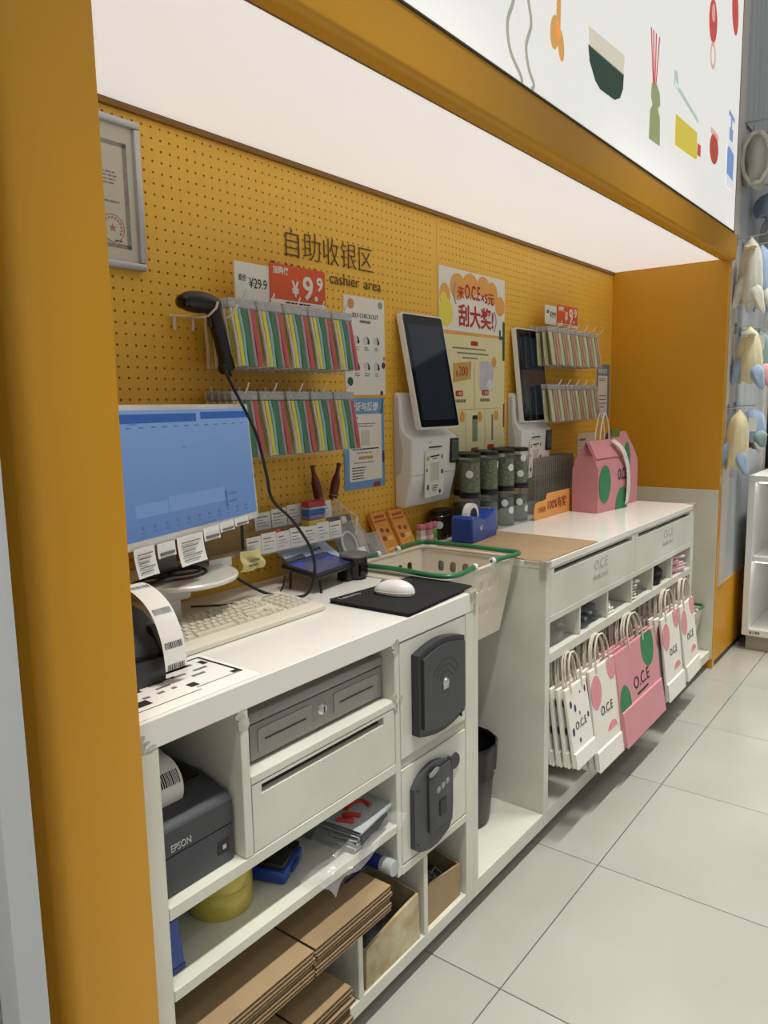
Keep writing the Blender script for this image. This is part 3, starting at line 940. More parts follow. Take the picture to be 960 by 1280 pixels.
part(pl, 'plan_fixture', pr, INKGREY)
pr = MB()
for (x, y, w, d) in ((-0.085, 0.015, .035, .022), (-0.1, -0.045, .03, .022), (0.015, -0.04, .018, .018), (0.105, 0.04, .012, .02), (0.108, -0.045, .018, .012)):
    part(pl, 'plan_block', MB().box(x, x + w, y, y + d, z0, z1 + 0.0001), INK)

# ---- mouse pad and mouse
mp = thing('mouse_pad', 'black mouse pad hanging over the edge of the cashier counter', 'mouse pad', (1.53, 1.12, 0.9302))
part(mp, 'pad', MB().prism([(1.383 - 1.53, 1.001 - 1.12), (1.392 - 1.53, 0.999 - 1.12), (1.698 - 1.53, 1.018 - 1.12), (1.703 - 1.53, 1.024 - 1.12), (1.725 - 1.53, 1.214 - 1.12), (1.715 - 1.53, 1.222 - 1.12), (1.384 - 1.53, 1.246 - 1.12), (1.376 - 1.53, 1.238 - 1.12)], 'z', 0.0065, 0.0095).prism([(-0.147, -0.118), (0.11, -0.1), (0.12, 0.1), (-0.15, 0.12)], 'z', 0.0, 0.0066), mat('black_cloth', srgb(28, 28, 30), 0.95, var=0.15, vscale=60))
text(mp, 'lettering', 'Lenovo', 0.022, (-0.135, 0.098, 0.0097), mat('silver_ink', srgb(180, 180, 180), 0.5, var=0.05), rot=(0, 0, math.radians(-3)), extrude=0.0002, fit=0.075)

ms = thing('computer_mouse', 'white computer mouse resting on the black mouse pad', 'mouse', (1.512, 1.137, 0.9397), math.radians(12))


def mshape(d):
    z = max(d.z, -0.25)
    k = 1.0 - 0.12 * d.y
    wd = 1.0 - 0.12 * math.exp(-((d.y - 0.15) / 0.4) ** 2)
    return Vector((d.x * wd, d.y, z * k))


shell = MB().ell((0, 0, 0.009), 0.031, 0.056, 0.030, 28, 16, mshape)
part(ms, 'shell', shell, WPLAST)
part(ms, 'side_band', MB().ell((0, 0, 0.0085), 0.0318, 0.0568, 0.010, 28, 10, lambda d: Vector((d.x * (1.0 - 0.12 * math.exp(-((d.y - 0.15) / 0.4) ** 2)), d.y, max(d.z, -0.84)))), CREAM)
part(ms, 'scroll_wheel', MB().lathe([(0.0, -0.003), (0.009, -0.003), (0.010, 0), (0.009, 0.003), (0.0, 0.003)], 16, (0, 0.030, 0.028), 'x'), GREYMETAL)
text(ms, 'lettering', 'lenovo', 0.009, (0.004, -0.022, 0.0395), INKGREY, rot=(0, 0, math.radians(-90)), extrude=0.0002)

# ---- small slanted tablet with standing leg, blue sheet and round scanner
tb = thing('payment_tablet', 'small black tablet with a purple screen propped on a leg', 'tablet', (1.515, 1.395, 0.93), math.radians(7))
base = Matrix.Translation((0, 0, 0.056)) @ Matrix.Rotation(math.radians(10), 4, 'X')
part(tb, 'casing', MB().rbox(-0.10, 0.098, -0.062, 0.062, -0.007, 0.007, 0.006, 2).xf(base), BLACK)
PURP = mat('dim_violet_screen', srgb(40, 40, 58), 0.15, emit=srgb(60, 62, 104), estr=0.5)
part(tb, 'screen', MB().prism(rrect(-0.088, 0.086, -0.05, 0.05, 0.006), 'z', 0.0068, 0.0076).xf(base), PURP)
part(tb, 'screen_icon', MB().box(-0.08, -0.05, 0.015, 0.035, 0.0074, 0.008).box(0.045, 0.065, 0.0, 0.02, 0.0074, 0.008).xf(base), em('violet_icon', (70, 66, 190), 0.6))
part(tb, 'leg', MB().tube([(-0.075, -0.05, 0.047), (-0.078, -0.056, 0.0)], 0.0035, 8).tube([(0.06, 0.045, 0.058), (0.06, 0.05, 0.0)], 0.0035, 8).tube([(-0.075, 0.045, 0.058), (-0.075, 0.05, 0.0)], 0.0035, 8), BLACK)
bs = thing('instruction_card', 'pale blue printed card standing behind the small tablet', 'card', (1.60, 1.48, 0.93), math.radians(10))
_Mx = Matrix.Translation((-0.03, 0.0, 0.062)) @ Matrix.Rotation(math.radians(34), 4, 'X')
part(bs, 'card_sheet', MB().box(-0.115, 0.115, -0.06, 0.055, 0, 0.002).xf(_Mx), mat('pale_blue_card', srgb(186, 204, 232), 0.6, var=0.15, vscale=18))
part(bs, 'dark_panel', MB().box(-0.115, -0.03, -0.06, 0.02, 0.002, 0.0026).xf(_Mx), mat('slate_print', srgb(78, 88, 100), 0.6, var=0.1))
pr = MB()
for k in range(4):
    pr.box(0.0 + k * 0.02, 0.014 + k * 0.02, -0.02, -0.002, 0.002, 0.0026)
for k in range(3):
    pr.box(0.01 + k * 0.02, 0.024 + k * 0.02, 0.015, 0.025, 0.002, 0.0026)
part(bs, 'print', pr.xf(_Mx), mat('navy_ink', srgb(70, 84, 110), 0.7, var=0.1))
part(bs, 'easel', MB().prism([(0.05, 0.0), (0.055, 0.0), (0.045, 0.092), (0.040, 0.088)], 'x', -0.13, 0.07).prism([(-0.052, 0.0), (-0.047, 0.0), (-0.044, 0.030), (-0.049, 0.027)], 'x', -0.13, 0.07), GLASS)
rs = thing('round_scanner', 'round black cup-shaped scanner beside the small tablet', 'scanner', (1.633, 1.372, 0.93))
part(rs, 'body', MB().lathe([(0.030, 0.0), (0.036, 0.004), (0.039, 0.062), (0.041, 0.066)], 28).lathe([(0.041, 0.066), (0.034, 0.07), (0.030, 0.060), (0.0, 0.060)], 28), BLACK)
part(rs, 'rim', MB().lathe([(0.041, 0.064), (0.043, 0.068), (0.040, 0.073), (0.035, 0.071)], 28), mat('grey_rim', srgb(108, 108, 108), 0.35, var=0.05))
part(rs, 'window', MB().rbox(-0.02, 0.012, -0.042, -0.034, 0.012, 0.045, 0.002, 1), BLACKGLOSS)
part(rs, 'side_box', MB().rbox(-0.055, -0.028, -0.02, 0.02, 0.0, 0.045, 0.004, 2), BLACK)

# ---- ticket rail on the pegboard
rl = thing('ticket_rail', 'clear acrylic two-step rail for price tickets on the pegboard', 'rail', (1.53, YB, 1.02))
part(rl, 'lower_channel', MB().box(1.315, 1.700, 1.462, 1.465, 1.030, 1.060).box(1.315, 1.700, 1.465, 1.520, 1.030, 1.033).box(1.315, 1.700, 1.476, 1.479, 1.033, 1.078), GLASS, world=True)
part(rl, 'upper_channel', MB().box(1.40, 1.765, 1.520, 1.523, 1.086, 1.11).box(1.315, 1.765, 1.520, 1.560, 1.083, 1.086).box(1.315, 1.700, 1.520, 1.523, 1.03, 1.084).box(1.315, 1.765, 1.532, 1.535, 1.086, 1.132), GLASS, world=True)
part(rl, 'bracket', MB().box(1.32, 1.33, 1.535, 1.577, 1.075, 1.083).box(1.72, 1.73, 1.535, 1.577, 1.075, 1.083), GLASS, world=True)
TICK = ['leftmost', 'second', 'third', 'fourth', 'fifth', 'sixth', 'seventh']


def ticket(x, y, z, w, h, label, seed, orange=False):
    t = thing('price_ticket', label, 'ticket', (x, y, z), 0, group='price tickets in the acrylic rail', rot=(math.radians(-6), 0, random.Random(seed).uniform(-0.06, 0.06)))
    part(t, 'card', MB().box(-w / 2, w / 2, 0.0, 0.0012, 0, h), PAPER)
    pr = MB()
    for j in range(4):
        pr.box(-w * 0.38, w * (0.30 - 0.15 * ((j + seed) % 3)), -0.0005, 0.0001, h * (0.2 + 0.17 * j), h * (0.2 + 0.17 * j) + (0.003 if j == 3 else 0.0016))
    part(t, 'print', pr, INKGREY)


for k in range(7):
    ticket(1.342 + k * 0.0545, 1.4675, 1.0335, 0.053, 0.050 + 0.004 * (k % 2), TICK[k] + ' white price ticket from left in the lower step of the acrylic rail', k)
for k in range(5):
    ticket(1.43 + k * 0.064, 1.5255, 1.0865, 0.060, 0.048 + 0.004 * (k % 3), TICK[k] + ' white price ticket from left in the upper step of the acrylic rail', k + 9)
solo('orange_pen', MB().tube([(1.36, 1.495, 1.056), (1.385, 1.49, 1.075), (1.44, 1.475, 1.088)], 0.0045, 8), mat('orange_plastic', srgb(232, 92, 40), 0.4, var=0.05), 'orange marker lying at the left of the ticket rail', 'pen', (1.39, 1.49, 1.06))
cp = thing('sweet_packet', 'colourful wrapped packet of striped layers standing on the ticket rail', 'packet', (1.605, 1.5005, 1.0335), math.radians(-3))
for k, (c, z, h) in enumerate((((226, 206, 70), 0, 0.062), ((150, 130, 190), 0.0625, 0.014), ((60, 110, 180), 0.077, 0.014), ((196, 206, 214), 0.0915, 0.008), ((206, 60, 70), 0.100, 0.016))):
    part(cp, 'layer', MB().rbox(-0.033 + 0.004 * (k % 2), 0.033 + 0.003 * ((k + 1) % 2), -0.016, 0.016, z, z + h, 0.003, 2), mat('packet_%d' % k, srgb(*c), 0.3, var=0.2, vscale=60))
for k, (x, z, an, lb) in enumerate(((1.682, 1.137, -14, 'left glittery dark red bottle-shaped stick above the ticket rail'), (1.742, 1.137, 18, 'right glittery dark red bottle-shaped stick above the ticket rail'))):
    t = thing('bottle_stick', lb, 'ornament', (x, 1.545, z), 0, group='pair of red bottle sticks', rot=(0, math.radians(an), 0))
    part(t, 'bottle', MB().lathe([(0.0, 0.0), (0.011, 0.0), (0.014, 0.006), (0.0145, 0.05), (0.012, 0.068), (0.007, 0.084), (0.0062, 0.104), (0.0075, 0.106), (0.0075, 0.114), (0.0, 0.115)], 16), mat('dark_red_glitter', srgb(128, 48, 40), 0.3, var=0.6, vscale=160, col2=srgb(60, 22, 20)))
    part(t, 'gold_base', MB().lathe([(0.0, -0.004), (0.009, -0.003), (0.012, 0.004), (0.013, 0.01), (0.0145, 0.010), (0.0145, 0.012), (0.0, 0.012)], 16), mat('pale_gold', srgb(206, 160, 110), 0.35, metal=0.4, var=0.1))
    part(t, 'pin', MB().tube([(0, 0.0, -0.002), (0, 0.0, -0.0105)], 0.002, 6), STEEL)
solo('bent_wire', MB().tube(spline([(1.73, 1.53, 1.142), (1.75, 1.50, 1.11), (1.765, 1.47, 1.085), (1.757, 1.462, 1.07), (1.752, 1.464, 1.03)], 5), 0.0018, 6), WIRE, 'thin pale bent wire hanging at the right end of the ticket rail', 'wire', (1.755, 1.465, 1.03))

# ---- small clear tray with a brown box under the monitor's right edge
ct = thing('clear_tray', 'clear plastic tray on the pegboard holding a brown box', 'tray', (1.27, YB, 1.05))
part(ct, 'tray', MB().box(1.10, 1.31, 1.43, 1.575, 1.048, 1.051).box(1.10, 1.31, 1.43, 1.433, 1.051, 1.066).box(1.10, 1.103, 1.433, 1.575, 1.051, 1.066).box(1.307, 1.31, 1.433, 1.575, 1.051, 1.066), GLASS, world=True)
bb = thing('brown_box', 'small brown box with dark opening on the clear tray behind the monitor', 'box', (1.212, 1.51, 1.0515))
part(bb, 'box', MB().box(-0.085, 0.075, -0.05, 0.05, 0.0, 0.078), mat('olive_brown_card', srgb(150, 122, 78), 0.7, var=0.15, vscale=15))
part(bb, 'side_sleeve', MB().box(0.0755, 0.090, -0.045, 0.05, 0.0, 0.07), BLACK)
solo('white_slip', MB().box(-0.035, 0.035, -0.0015, 0, 0, 0.022), PAPER, 'small white label hanging on the edge of the clear tray', 'label', loc=(1.19, 1.4285, 1.035))
yn = thing('yellow_note', 'crumpled pale yellow note sticking out of the clear tray', 'note', (1.285, 1.428, 1.012), math.radians(5))
mb = MB()
mb.grid(lambda a, b: (-0.04 + 0.08 * a + 0.006 * math.sin(7 * b), -0.002 - 0.012 * abs(math.sin(4 * a + 3 * b)), 0.052 * b), 10, 8)
mb.grid(lambda a, b: (-0.04 + 0.08 * a + 0.006 * math.sin(7 * b), -0.001 - 0.012 * abs(math.sin(4 * a + 3 * b)), 0.052 * b), 10, 8)
part(yn, 'note_sheet', mb, mat('pale_yellow_paper', srgb(224, 214, 150), 0.7, var=0.1))
part(yn, 'ink_mark', MB().box(-0.02, 0.015, -0.017, -0.0155, 0.012, 0.016).box(-0.015, 0.02, -0.017, -0.0155, 0.024, 0.028), mat('olive_ink', srgb(120, 116, 60), 0.7))

# ---- packaged cable and pouches on the back ledge
cpk = thing('cable_pack', 'grey card pack with a coiled white cable leaning at the ledge end', 'packet', (1.765, 1.478, 0.9305), 0, rot=(math.radians(-22), 0, math.radians(2)))
part(cpk, 'card', MB().rbox(-0.055, 0.055, 0.0, 0.004, 0.0, 0.165, 0.001, 1), mat('slate_card', srgb(110, 112, 112), 0.6, var=0.1, vscale=20))
part(cpk, 'cable_coil', MB().tube([(0.034 * math.cos(a) * (1 + 0.06 * math.sin(3 * a)), -0.006 + 0.0015 * math.sin(a * 1.5), 0.06 + 0.048 * math.sin(a)) for a in [math.pi * 2 * i / 24 for i in range(73)]], 0.003, 6), WPLAST)
part(cpk, 'plug', MB().rbox(0.015, 0.05, -0.022, -0.008, 0.004, 0.05, 0.005, 2).rbox(-0.012, 0.014, -0.016, -0.002, 0.135, 0.158, 0.005, 2), WPLAST)
part(cpk, 'clear_bag', MB().rbox(-0.06, 0.06, -0.026, 0.0055, -0.0005, 0.14, 0.006, 2), CLEAR)
for k, (x, lb) in enumerate(((1.853, 'clear pouch of dark folded fabric beside the cable pack'), (1.913, 'pale clear pouch next to the orange boxes'))):
    t = thing('clear_pouch', lb, 'packet', (x, 1.481, 0.9305), 0, group='clear pouches on the ledge', rot=(math.radians(-34), 0, math.radians(-6)))
    part(t, 'pouch', MB().rbox(-0.028, 0.028, -0.004, 0.010, 0.0, 0.115 - 0.02 * k, 0.004, 2), CLEAR)
    part(t, 'content', MB().rbox(-0.024, 0.024, 0.0, 0.008, 0.004, 0.06 - 0.02 * k, 0.003, 2), mat('pouch_content_%d' % k, srgb(*((92, 90, 86), (150, 146, 138))[k]), 0.8, var=0.5, vscale=70))
for k, (x, lb, dy) in enumerate(((2.080, 'nearer orange printed box leaning on the ledge', 0.0), (1.990, 'further left orange printed box leaning behind the other orange box', 0.008))):
    t = thing('orange_box', lb, 'box', (x, 1.487 + dy, 0.9308), 0, group='orange boxes on the ledge', rot=(math.radians(-27), 0, math.radians(3)))
    part(t, 'carton', MB().rbox(-0.043, 0.043, 0.0, 0.018, 0.0, 0.150, 0.001, 1), mat('orange_carton', srgb(236, 160, 70), 0.5, var=0.12, vscale=30))
    pr = MB()
    for (cx, cz, rx, rz) in ((-0.015, 0.085, .010, .008), (0.015, 0.08, .010, .008), (-0.018, 0.055, .012, .009)):
        pr.prism(oval(cx, cz, rx, rz, 12), 'y', -0.0008, 0.0002)
    part(t, 'picture', pr, mat('brown_picture', srgb(146, 84, 56), 0.6, var=0.3, vscale=80))
    pr = MB()
    for (a, b, c, d) in ((-0.035, 0.035, 0.115, 0.121), (-0.03, 0.03, 0.128, 0.138)):
        for q in range(5):
            pr.box(a + (b - a) * q / 5, a + (b - a) * (q + 0.75) / 5, -0.0008, 0.0002, c, d)
    part(t, 'lettering_print', pr, mat('dark_orange_ink', srgb(176, 80, 40), 0.6, var=0.1))
    part(t, 'picture', MB().box(0.0, 0.028, -0.0008, 0.0002, 0.045, 0.06).box(-0.02, 0.02, -0.0009, 0.0002, 0.012, 0.02), mat('pale_yellow_print', srgb(246, 214, 120), 0.6, var=0.15, vscale=60))
for k, (x, y, c, lb) in enumerate(((2.155, 1.50, (206, 196, 176), 'small cosmetic bottle with a pale body beside the orange boxes'), (2.195, 1.492, (214, 150, 160), 'small cosmetic bottle with a pink body left of the green one'), (2.235, 1.50, (136, 186, 70), 'small cosmetic bottle with a bright green body near the tape dispenser'))):
    t = thing('cosmetic_bottle', lb, 'bottle', (x, y, 0.9305), 0.2 * k, group='small cosmetic bottles on the ledge')
    part(t, 'body', MB().rbox(-0.016, 0.016, -0.012, 0.012, 0.0, 0.055, 0.004, 2), mat('bottle_body_%d' % k, srgb(*c), 0.25, var=0.1, vscale=40))
    part(t, 'cap', MB().rbox(-0.016, 0.016, -0.012, 0.012, 0.0555, 0.074, 0.003, 2), mat('pink_cap', srgb(222, 130, 150), 0.3, var=0.05))
    part(t, 'label_band', MB().rbox(-0.0165, 0.0165, -0.0126, 0.0126, 0.018, 0.034, 0.002, 1), mat('label_band_%d' % k, srgb(*((232, 226, 210), (230, 196, 200), (88, 150, 60))[k]), 0.5, var=0.1))

# ================================================================== ON THE PEGBOARD
PAPERW = mat('poster_white', srgb(234, 230, 218), 0.55, var=0.03, vscale=6)


def panel(par, name, x0, x1, z0, z1, y, t, m, label=None):
    return part(par, name, MB().box(x0, x1, y - t, y, z0, z1), m, label, world=True, smooth=False)


def flat(par, name, polys, y, m, t=0.0006, kind=None, label=None):
    mb = MB()
    for p in polys:
        mb.prism(p, 'y', y - t, y + 0.0002)
    return part(par, name, mb, m, label, world=True, smooth=False, kind=kind)


def wtext(par, body, size, x, y, z, m, fit=None, align='LEFT', offset=0.0, name='lettering', extrude=0.0006):
    L = par.location
    return text(par, name, body, size, (x - L.x, y - L.y, z - L.z), m, fit=fit, align=align, offset=offset, extrude=extrude)


def fineprint(par, x0, x1, z, y, m, n, h=0.0035, seed=1, name='fine_print', dz=0.008):
    rnd = random.Random(seed)
    mb = MB()
    for j in range(n):
        x = x0 + rnd.uniform(0, 0.1) * (x1 - x0) * (j % 2)
        e = x1 - rnd.uniform(0.0, 0.3) * (x1 - x0)
        while x < e:
            w = rnd.uniform(0.006, 0.02)
            mb.box(x, min(x + w, e), y - 0.0006, y + 0.0002, z - j * dz - h, z - j * dz)
            x += w + 0.003
    part(par, name, mb, m, world=True, smooth=False, kind='stuff')


# ---- framed certificate
fr = thing('framed_certificate', 'silver-framed certificate with a red seal hung on the pegboard', 'picture frame', (0.915, YB, 1.744))
fx, gx, fz_, gz = 0.705, 1.125, 1.744, 2.075
panel(fr, 'certificate', fx + 0.012, gx - 0.012, fz_ + 0.012, gz - 0.012, YB - 0.006, 0.002, mat('certificate_paper', srgb(222, 218, 196), 0.6, var=0.08, vscale=5))
panel(fr, 'backing', fx + 0.005, gx - 0.005, fz_ + 0.005, gz - 0.005, YB - 0.001, 0.005, GREYMETAL)
for (a, b, c, d) in ((fx, gx, gz - 0.017, gz), (fx, gx, fz_, fz_ + 0.017), (fx, fx + 0.017, fz_ + 0.017, gz - 0.017), (gx - 0.017, gx, fz_ + 0.017, gz - 0.017)):
    part(fr, 'frame_bar', MB().rbox(a, b, YB - 0.020, YB, c, d, 0.005, 2), ALU, world=True)
yb_ = YB - 0.0082
ORN = mat('grey_ornament', srgb(150, 146, 130), 0.7, var=0.5, vscale=150)
bx0, bx1, bz0, bz1 = 0.745, 1.092, 1.79, 2.022
for (a, b, c, d) in ((bx0, bx1, bz1 - 0.009, bz1), (bx0, bx1, bz0, bz0 + 0.009), (bx0, bx0 + 0.009, bz0, bz1), (bx1 - 0.011, bx1, bz0, bz1)):
    panel(fr, 'ornament_border', a, b, c, d, yb_, 0.0006, ORN)
fineprint(fr, 1.02, 1.066, 1.955, yb_, INKGREY, 4, 0.003, 3)
fineprint(fr, 0.95, 1.07, 1.892, yb_, INKGREY, 1, 0.004, 4)
fineprint(fr, 0.80, 0.98, 1.955, yb_, INKGREY, 9, 0.004, 5, dz=0.014)
SEAL = mat('seal_red', srgb(196, 96, 92), 0.7, var=0.15, vscale=60)
part(fr, 'seal_ring', MB().tube([(1.045 + 0.030 * math.cos(a), yb_ - 0.0003, 1.832 + 0.030 * math.sin(a)) for a in [2 * math.pi * k / 28 for k in range(28)]], 0.0009, 5, True), SEAL, world=True)
flat(fr, 'seal_star', [[(1.045 + (0.010 if k % 2 == 0 else 0.004) * math.sin(k * math.pi / 5), 1.832 + (0.010 if k % 2 == 0 else 0.004) * math.cos(k * math.pi / 5)) for k in range(10)]], yb_, SEAL)
flat(fr, 'seal_dot', [oval(1.045 + 0.023 * math.cos(a), 1.832 + 0.023 * math.sin(a), 0.0028, 0.0028, 6) for a in [math.radians(-30 + 20 * k) for k in range(13)]], yb_, SEAL, kind='stuff')
fineprint(fr, 1.05, 1.075, 1.797 + 0.01, yb_, INK, 1, 0.004, 8)
panel(fr, 'glass', fx + 0.016, gx - 0.016, fz_ + 0.016, gz - 0.016, YB - 0.011, 0.0015, GLASS)

# ---- raised lettering on the board
lt = thing('wall_lettering', 'thin brown raised Chinese and English lettering on the pegboard', 'lettering', (1.54, YB, 1.78))
wtext(lt, '自助收银区', 0.088, 1.590, YB - 0.003, 1.855, BROWNINK, fit=0.398, offset=-0.0016, extrude=0.001)
wtext(lt, 'Self-help', 0.05, 1.535, YB - 0.003, 1.795, BROWNINK, fit=0.225, offset=-0.0003, extrude=0.0005)
wtext(lt, 'cashier', 0.05, 1.789, YB - 0.003, 1.795, BROWNINK, fit=0.142, offset=-0.0003, extrude=0.0005)
wtext(lt, 'area', 0.05, 1.956, YB - 0.003, 1.795, BROWNINK, fit=0.088, offset=-0.0003, extrude=0.0005)

# ---- hooks with packets of coloured strips
PK = {}
COLS = {
    'l': [((226, 214, 200), 0.006), ((228, 216, 62), 0.012), ((150, 198, 206), 0.008), ((48, 122, 76), 0.017), ((178, 160, 166), 0.008), ((204, 66, 74), 0.013)],
    'r': [((222, 218, 168), 0.014), ((206, 216, 160), 0.010), ((92, 122, 92), 0.010), ((206, 176, 156), 0.010), ((212, 104, 84), 0.013), ((206, 190, 172), 0.010)],
}
PW, PH = 0.088, 0.176
HEADM = mat('ribbed_clear_header', (0.62, 0.63, 0.63), 0.2, alpha=0.72, var=0.35, vscale=90, stretch=(1, 1, 4), bump=0.3, bscale=150)
TRAYM = mat('clear_pack_film', (0.85, 0.87, 0.87), 0.08, alpha=0.06, var=0.1, vscale=30)


def strip_mb(x0, x1, seed):
    rnd = random.Random(seed)
    a, ph = rnd.uniform(0.0008, 0.002), rnd.uniform(0, 6)
    mb = MB()
    n = 8
    vs, fs = [], []
    for i in range(n + 1):
        z = -0.026 - (PH - 0.034) * i / n
        dx = a * math.sin(5 * i / n + ph)
        for (x, y) in ((x0 + dx, -0.003), ((x0 + x1) / 2 + dx, -0.0048), (x1 + dx, -0.003), (x1 + dx, 0.003), (x0 + dx, 0.003)):
            vs.append((x, y, z))
    for i in range(n):
        for j in range(5):
            fs.append((i * 5 + j, i * 5 + (j + 1) % 5, (i + 1) * 5 + (j + 1) % 5, (i + 1) * 5 + j))
    fs.append(tuple(range(5)))
    fs.append(tuple(n * 5 + j for j in range(4, -1, -1)))
    return mb.add(vs, fs)


for key_ in 'lr':
    lst = []
    mats_ = [HEADM, TRAYM]
    allmb = MB().rbox(-PW / 2, PW / 2, -0.0035, 0.0035, -0.024, 0.0, 0.002, 1).mat(1)
    allmb.rbox(-PW / 2, PW / 2, -0.006, 0.005, -PH, -0.0242, 0.003, 1)
    tot = sum(c[1] for c in COLS[key_])
    gap = (PW - 0.010 - tot) / (len(COLS[key_]) - 1)
    x = -PW / 2 + 0.005
    for k, (c, w) in enumerate(COLS[key_]):
        m = mat('strip_%s%d' % (key_, k), srgb(*c), 0.4, var=0.08, vscale=40)
        s = strip_mb(x, x + w, k + (7 if key_ == 'r' else 0))
        lst.append(s.mesh('strip', [m]))
        mats_.append(m)
        allmb.mat(2 + k).add(s.v, s.f)
        x += w + gap
    PK[key_] = dict(
        head=MB().rbox(-PW / 2, PW / 2, -0.0035, 0.0035, -0.024, 0.0, 0.002, 1).mesh('header', [HEADM]),
        film=MB().rbox(-PW / 2, PW / 2, -0.006, 0.005, -PH, -0.0242, 0.003, 1).mesh('clear_sleeve', [TRAYM]),
        strips=lst, whole=allmb.mesh('strip_pack', mats_))
_hm = MB()
_hm.tube([(0, 0.0, 0), (0, -0.125, 0.0), (0, -0.135, 0.004), (0, -0.148, 0.026)], 0.0021, 7).rbox(-0.004, 0.004, -0.004, -0.0005, -0.012, 0.02, 0.0015, 1)
HOOK = _hm.mesh('wire_hook', [WIRE])
DEPTHW = ['frontmost', 'second', 'third', 'fourth', 'rearmost']


def hang_row(kind, xs, z, rowname, depth, ntotal, setname, yfront=1.452, group=''):
    n = len(xs)
    for i, x in enumerate(xs):
        pos = ordinal(i) + ' hook from left' if i < n - 1 else 'rightmost hook'
        hk = link('wire_hook', HOOK, None, (x, YB - 0.0005, z - 0.006))
        tag(hk, 'white wire hook, %s in the %s row %s' % (('rightmost' if i == n - 1 else ordinal(i) + ' from left'), rowname, setname), 'hook', 'wire hooks ' + setname)
        for d in range(depth):
            y = yfront + d * (0.105 / depth)
            tilt = math.radians(9.5 - 7.5 * d / max(1, depth - 1))
            rz = random.uniform(-0.02, 0.02)
            dx = -0.0022 * d
            lab = '%s strip packet on the %s, %s row %s' % (DEPTHW[d] if d < depth - 1 else 'rearmost', pos, rowname, setname)
            if d == 0:
                t = thing('strip_pack', lab, 'packet', (x + dx, y, z), 0, group='strip packets ' + setname, rot=(-tilt, 0, rz))
                link('header', PK[kind]['head'], t)
                link('clear_sleeve', PK[kind]['film'], t)
                for s in PK[kind]['strips']:
                    link('strip', s, t)
            else:
                o = link('strip_pack', PK[kind]['whole'], None, (x + dx, y, z), (-tilt, 0, rz))
                tag(o, lab, 'packet', 'strip packets ' + setname)


hang_row('l', [1.314 + 0.0955 * k for k in range(5)], 1.690, 'upper', 5, 5, 'near the monitor')
hang_row('l', [1.310 + 0.0965 * k for k in range(5)], 1.464, 'lower', 5, 5, 'near the monitor')
hang_row('r', [3.148 + 0.0946 * k for k in range(6)], 1.753, 'upper', 4, 6, 'beyond the far kiosk', 1.478)
hang_row('r', [3.152 + 0.0946 * k for k in range(6)], 1.503, 'lower', 4, 6, 'beyond the far kiosk', 1.478)


def price_sign(x0, xm, x1, zb, zt, y, nm):
    w = thing('price_card', 'white price card reading 29.9 above the strip packets ' + nm, 'sign', (x0, y, zb), group='price cards')
    panel(w, 'card', x0, xm + 0.01, zb, zt - 0.012, y + 0.004, 0.003, PAPERW)
    wd = xm - x0
    wtext(w, '原价', 0.018, x0 + wd * 0.10, y + 0.0008, zb + 0.048, INK, fit=wd * 0.22)
    wtext(w, '¥29.9', 0.036, x0 + wd * 0.40, y + 0.0008, zb + 0.032, INK, fit=wd * 0.52)
    part(w, 'strike_line', MB().box(x0 + wd * 0.38, x0 + wd * 0.95, y + 0.0, y + 0.0011, zb + 0.044, zb + 0.0453), INKGREY, world=True)
    r = thing('price_card', 'orange-red price card reading 9.9 above the strip packets ' + nm, 'sign', (xm, y, zb), group='price cards')
    W_ = x1 - xm
    part(r, 'card', MB().prism(rrect(xm, x1, zb, zt, 0.006), 'y', y - 0.003, y), REDSIGN, world=True)
    panel(r, 'white_strip', xm, x1, zb, zb + 0.012, y - 0.003, 0.0006, PAPERW)
    fineprint(r, xm + W_ * 0.25, xm + W_ * 0.8, zb + 0.008, y - 0.0036, INK, 1, 0.004, 11)
    wtext(r, '加购仅', 0.022, xm + W_ * 0.05, y - 0.0035, zt - 0.025, PAPERW, fit=W_ * 0.27, offset=0.0004)
    wtext(r, '¥', 0.055, xm + W_ * 0.38, y - 0.0035, zb + 0.026, PAPERW, offset=0.0016, fit=W_ * 0.13)
    wtext(r, '9', 0.088, xm + W_ * 0.565, y - 0.0035, zb + 0.022, PAPERW, offset=0.0018, fit=W_ * 0.19)
    wtext(r, '.', 0.088, xm + W_ * 0.775, y - 0.0035, zb + 0.022, PAPERW, offset=0.0018)
    wtext(r, '9', 0.052, xm + W_ * 0.83, y - 0.0035, zb + 0.050, PAPERW, offset=0.0014, fit=W_ * 0.12)


price_sign(1.347, 1.468, 1.687, 1.700, 1.806, 1.505, 'near the monitor')
price_sign(3.149, 3.264, 3.486, 1.768, 1.862, 1.508, 'beyond the far kiosk')

# ---- barcode scanner on its own double hook
dh = thing('double_hook', 'white wire double hook holding the black barcode scanner', 'hook', (1.225, YB, 1.645))
part(dh, 'back_bar', MB().tube([(1.185, 1.570, 1.650), (1.275, 1.570, 1.650)], 0.0028, 7).rbox(1.198, 1.204, 1.566, 1.576, 1.615, 1.652, 0.002, 1).rbox(1.256, 1.262, 1.566, 1.576, 1.615, 1.652, 0.002, 1), WIRE, world=True)
for x in (1.200, 1.259):
    part(dh, 'arm', MB().tube([(x, 1.570, 1.650), (x + 0.0, 1.47, 1.640), (x + 0.002, 1.44, 1.640), (x + 0.004, 1.415, 1.655), (x + 0.004, 1.408, 1.668)], 0.0028, 8), WIRE, world=True)
sc = thing('barcode_scanner', 'black handheld barcode scanner hanging on the double hook', 'scanner', (1.20, 1.455, 1.644))
part(sc, 'head', MB().ell((-0.010, 0, 0.026), 0.062, 0.034, 0.025, 24, 14, lambda d: Vector((d.x, d.y * (1.0 - 0.25 * d.x), d.z * (1.0 - 0.12 * d.x)))), BLACK)
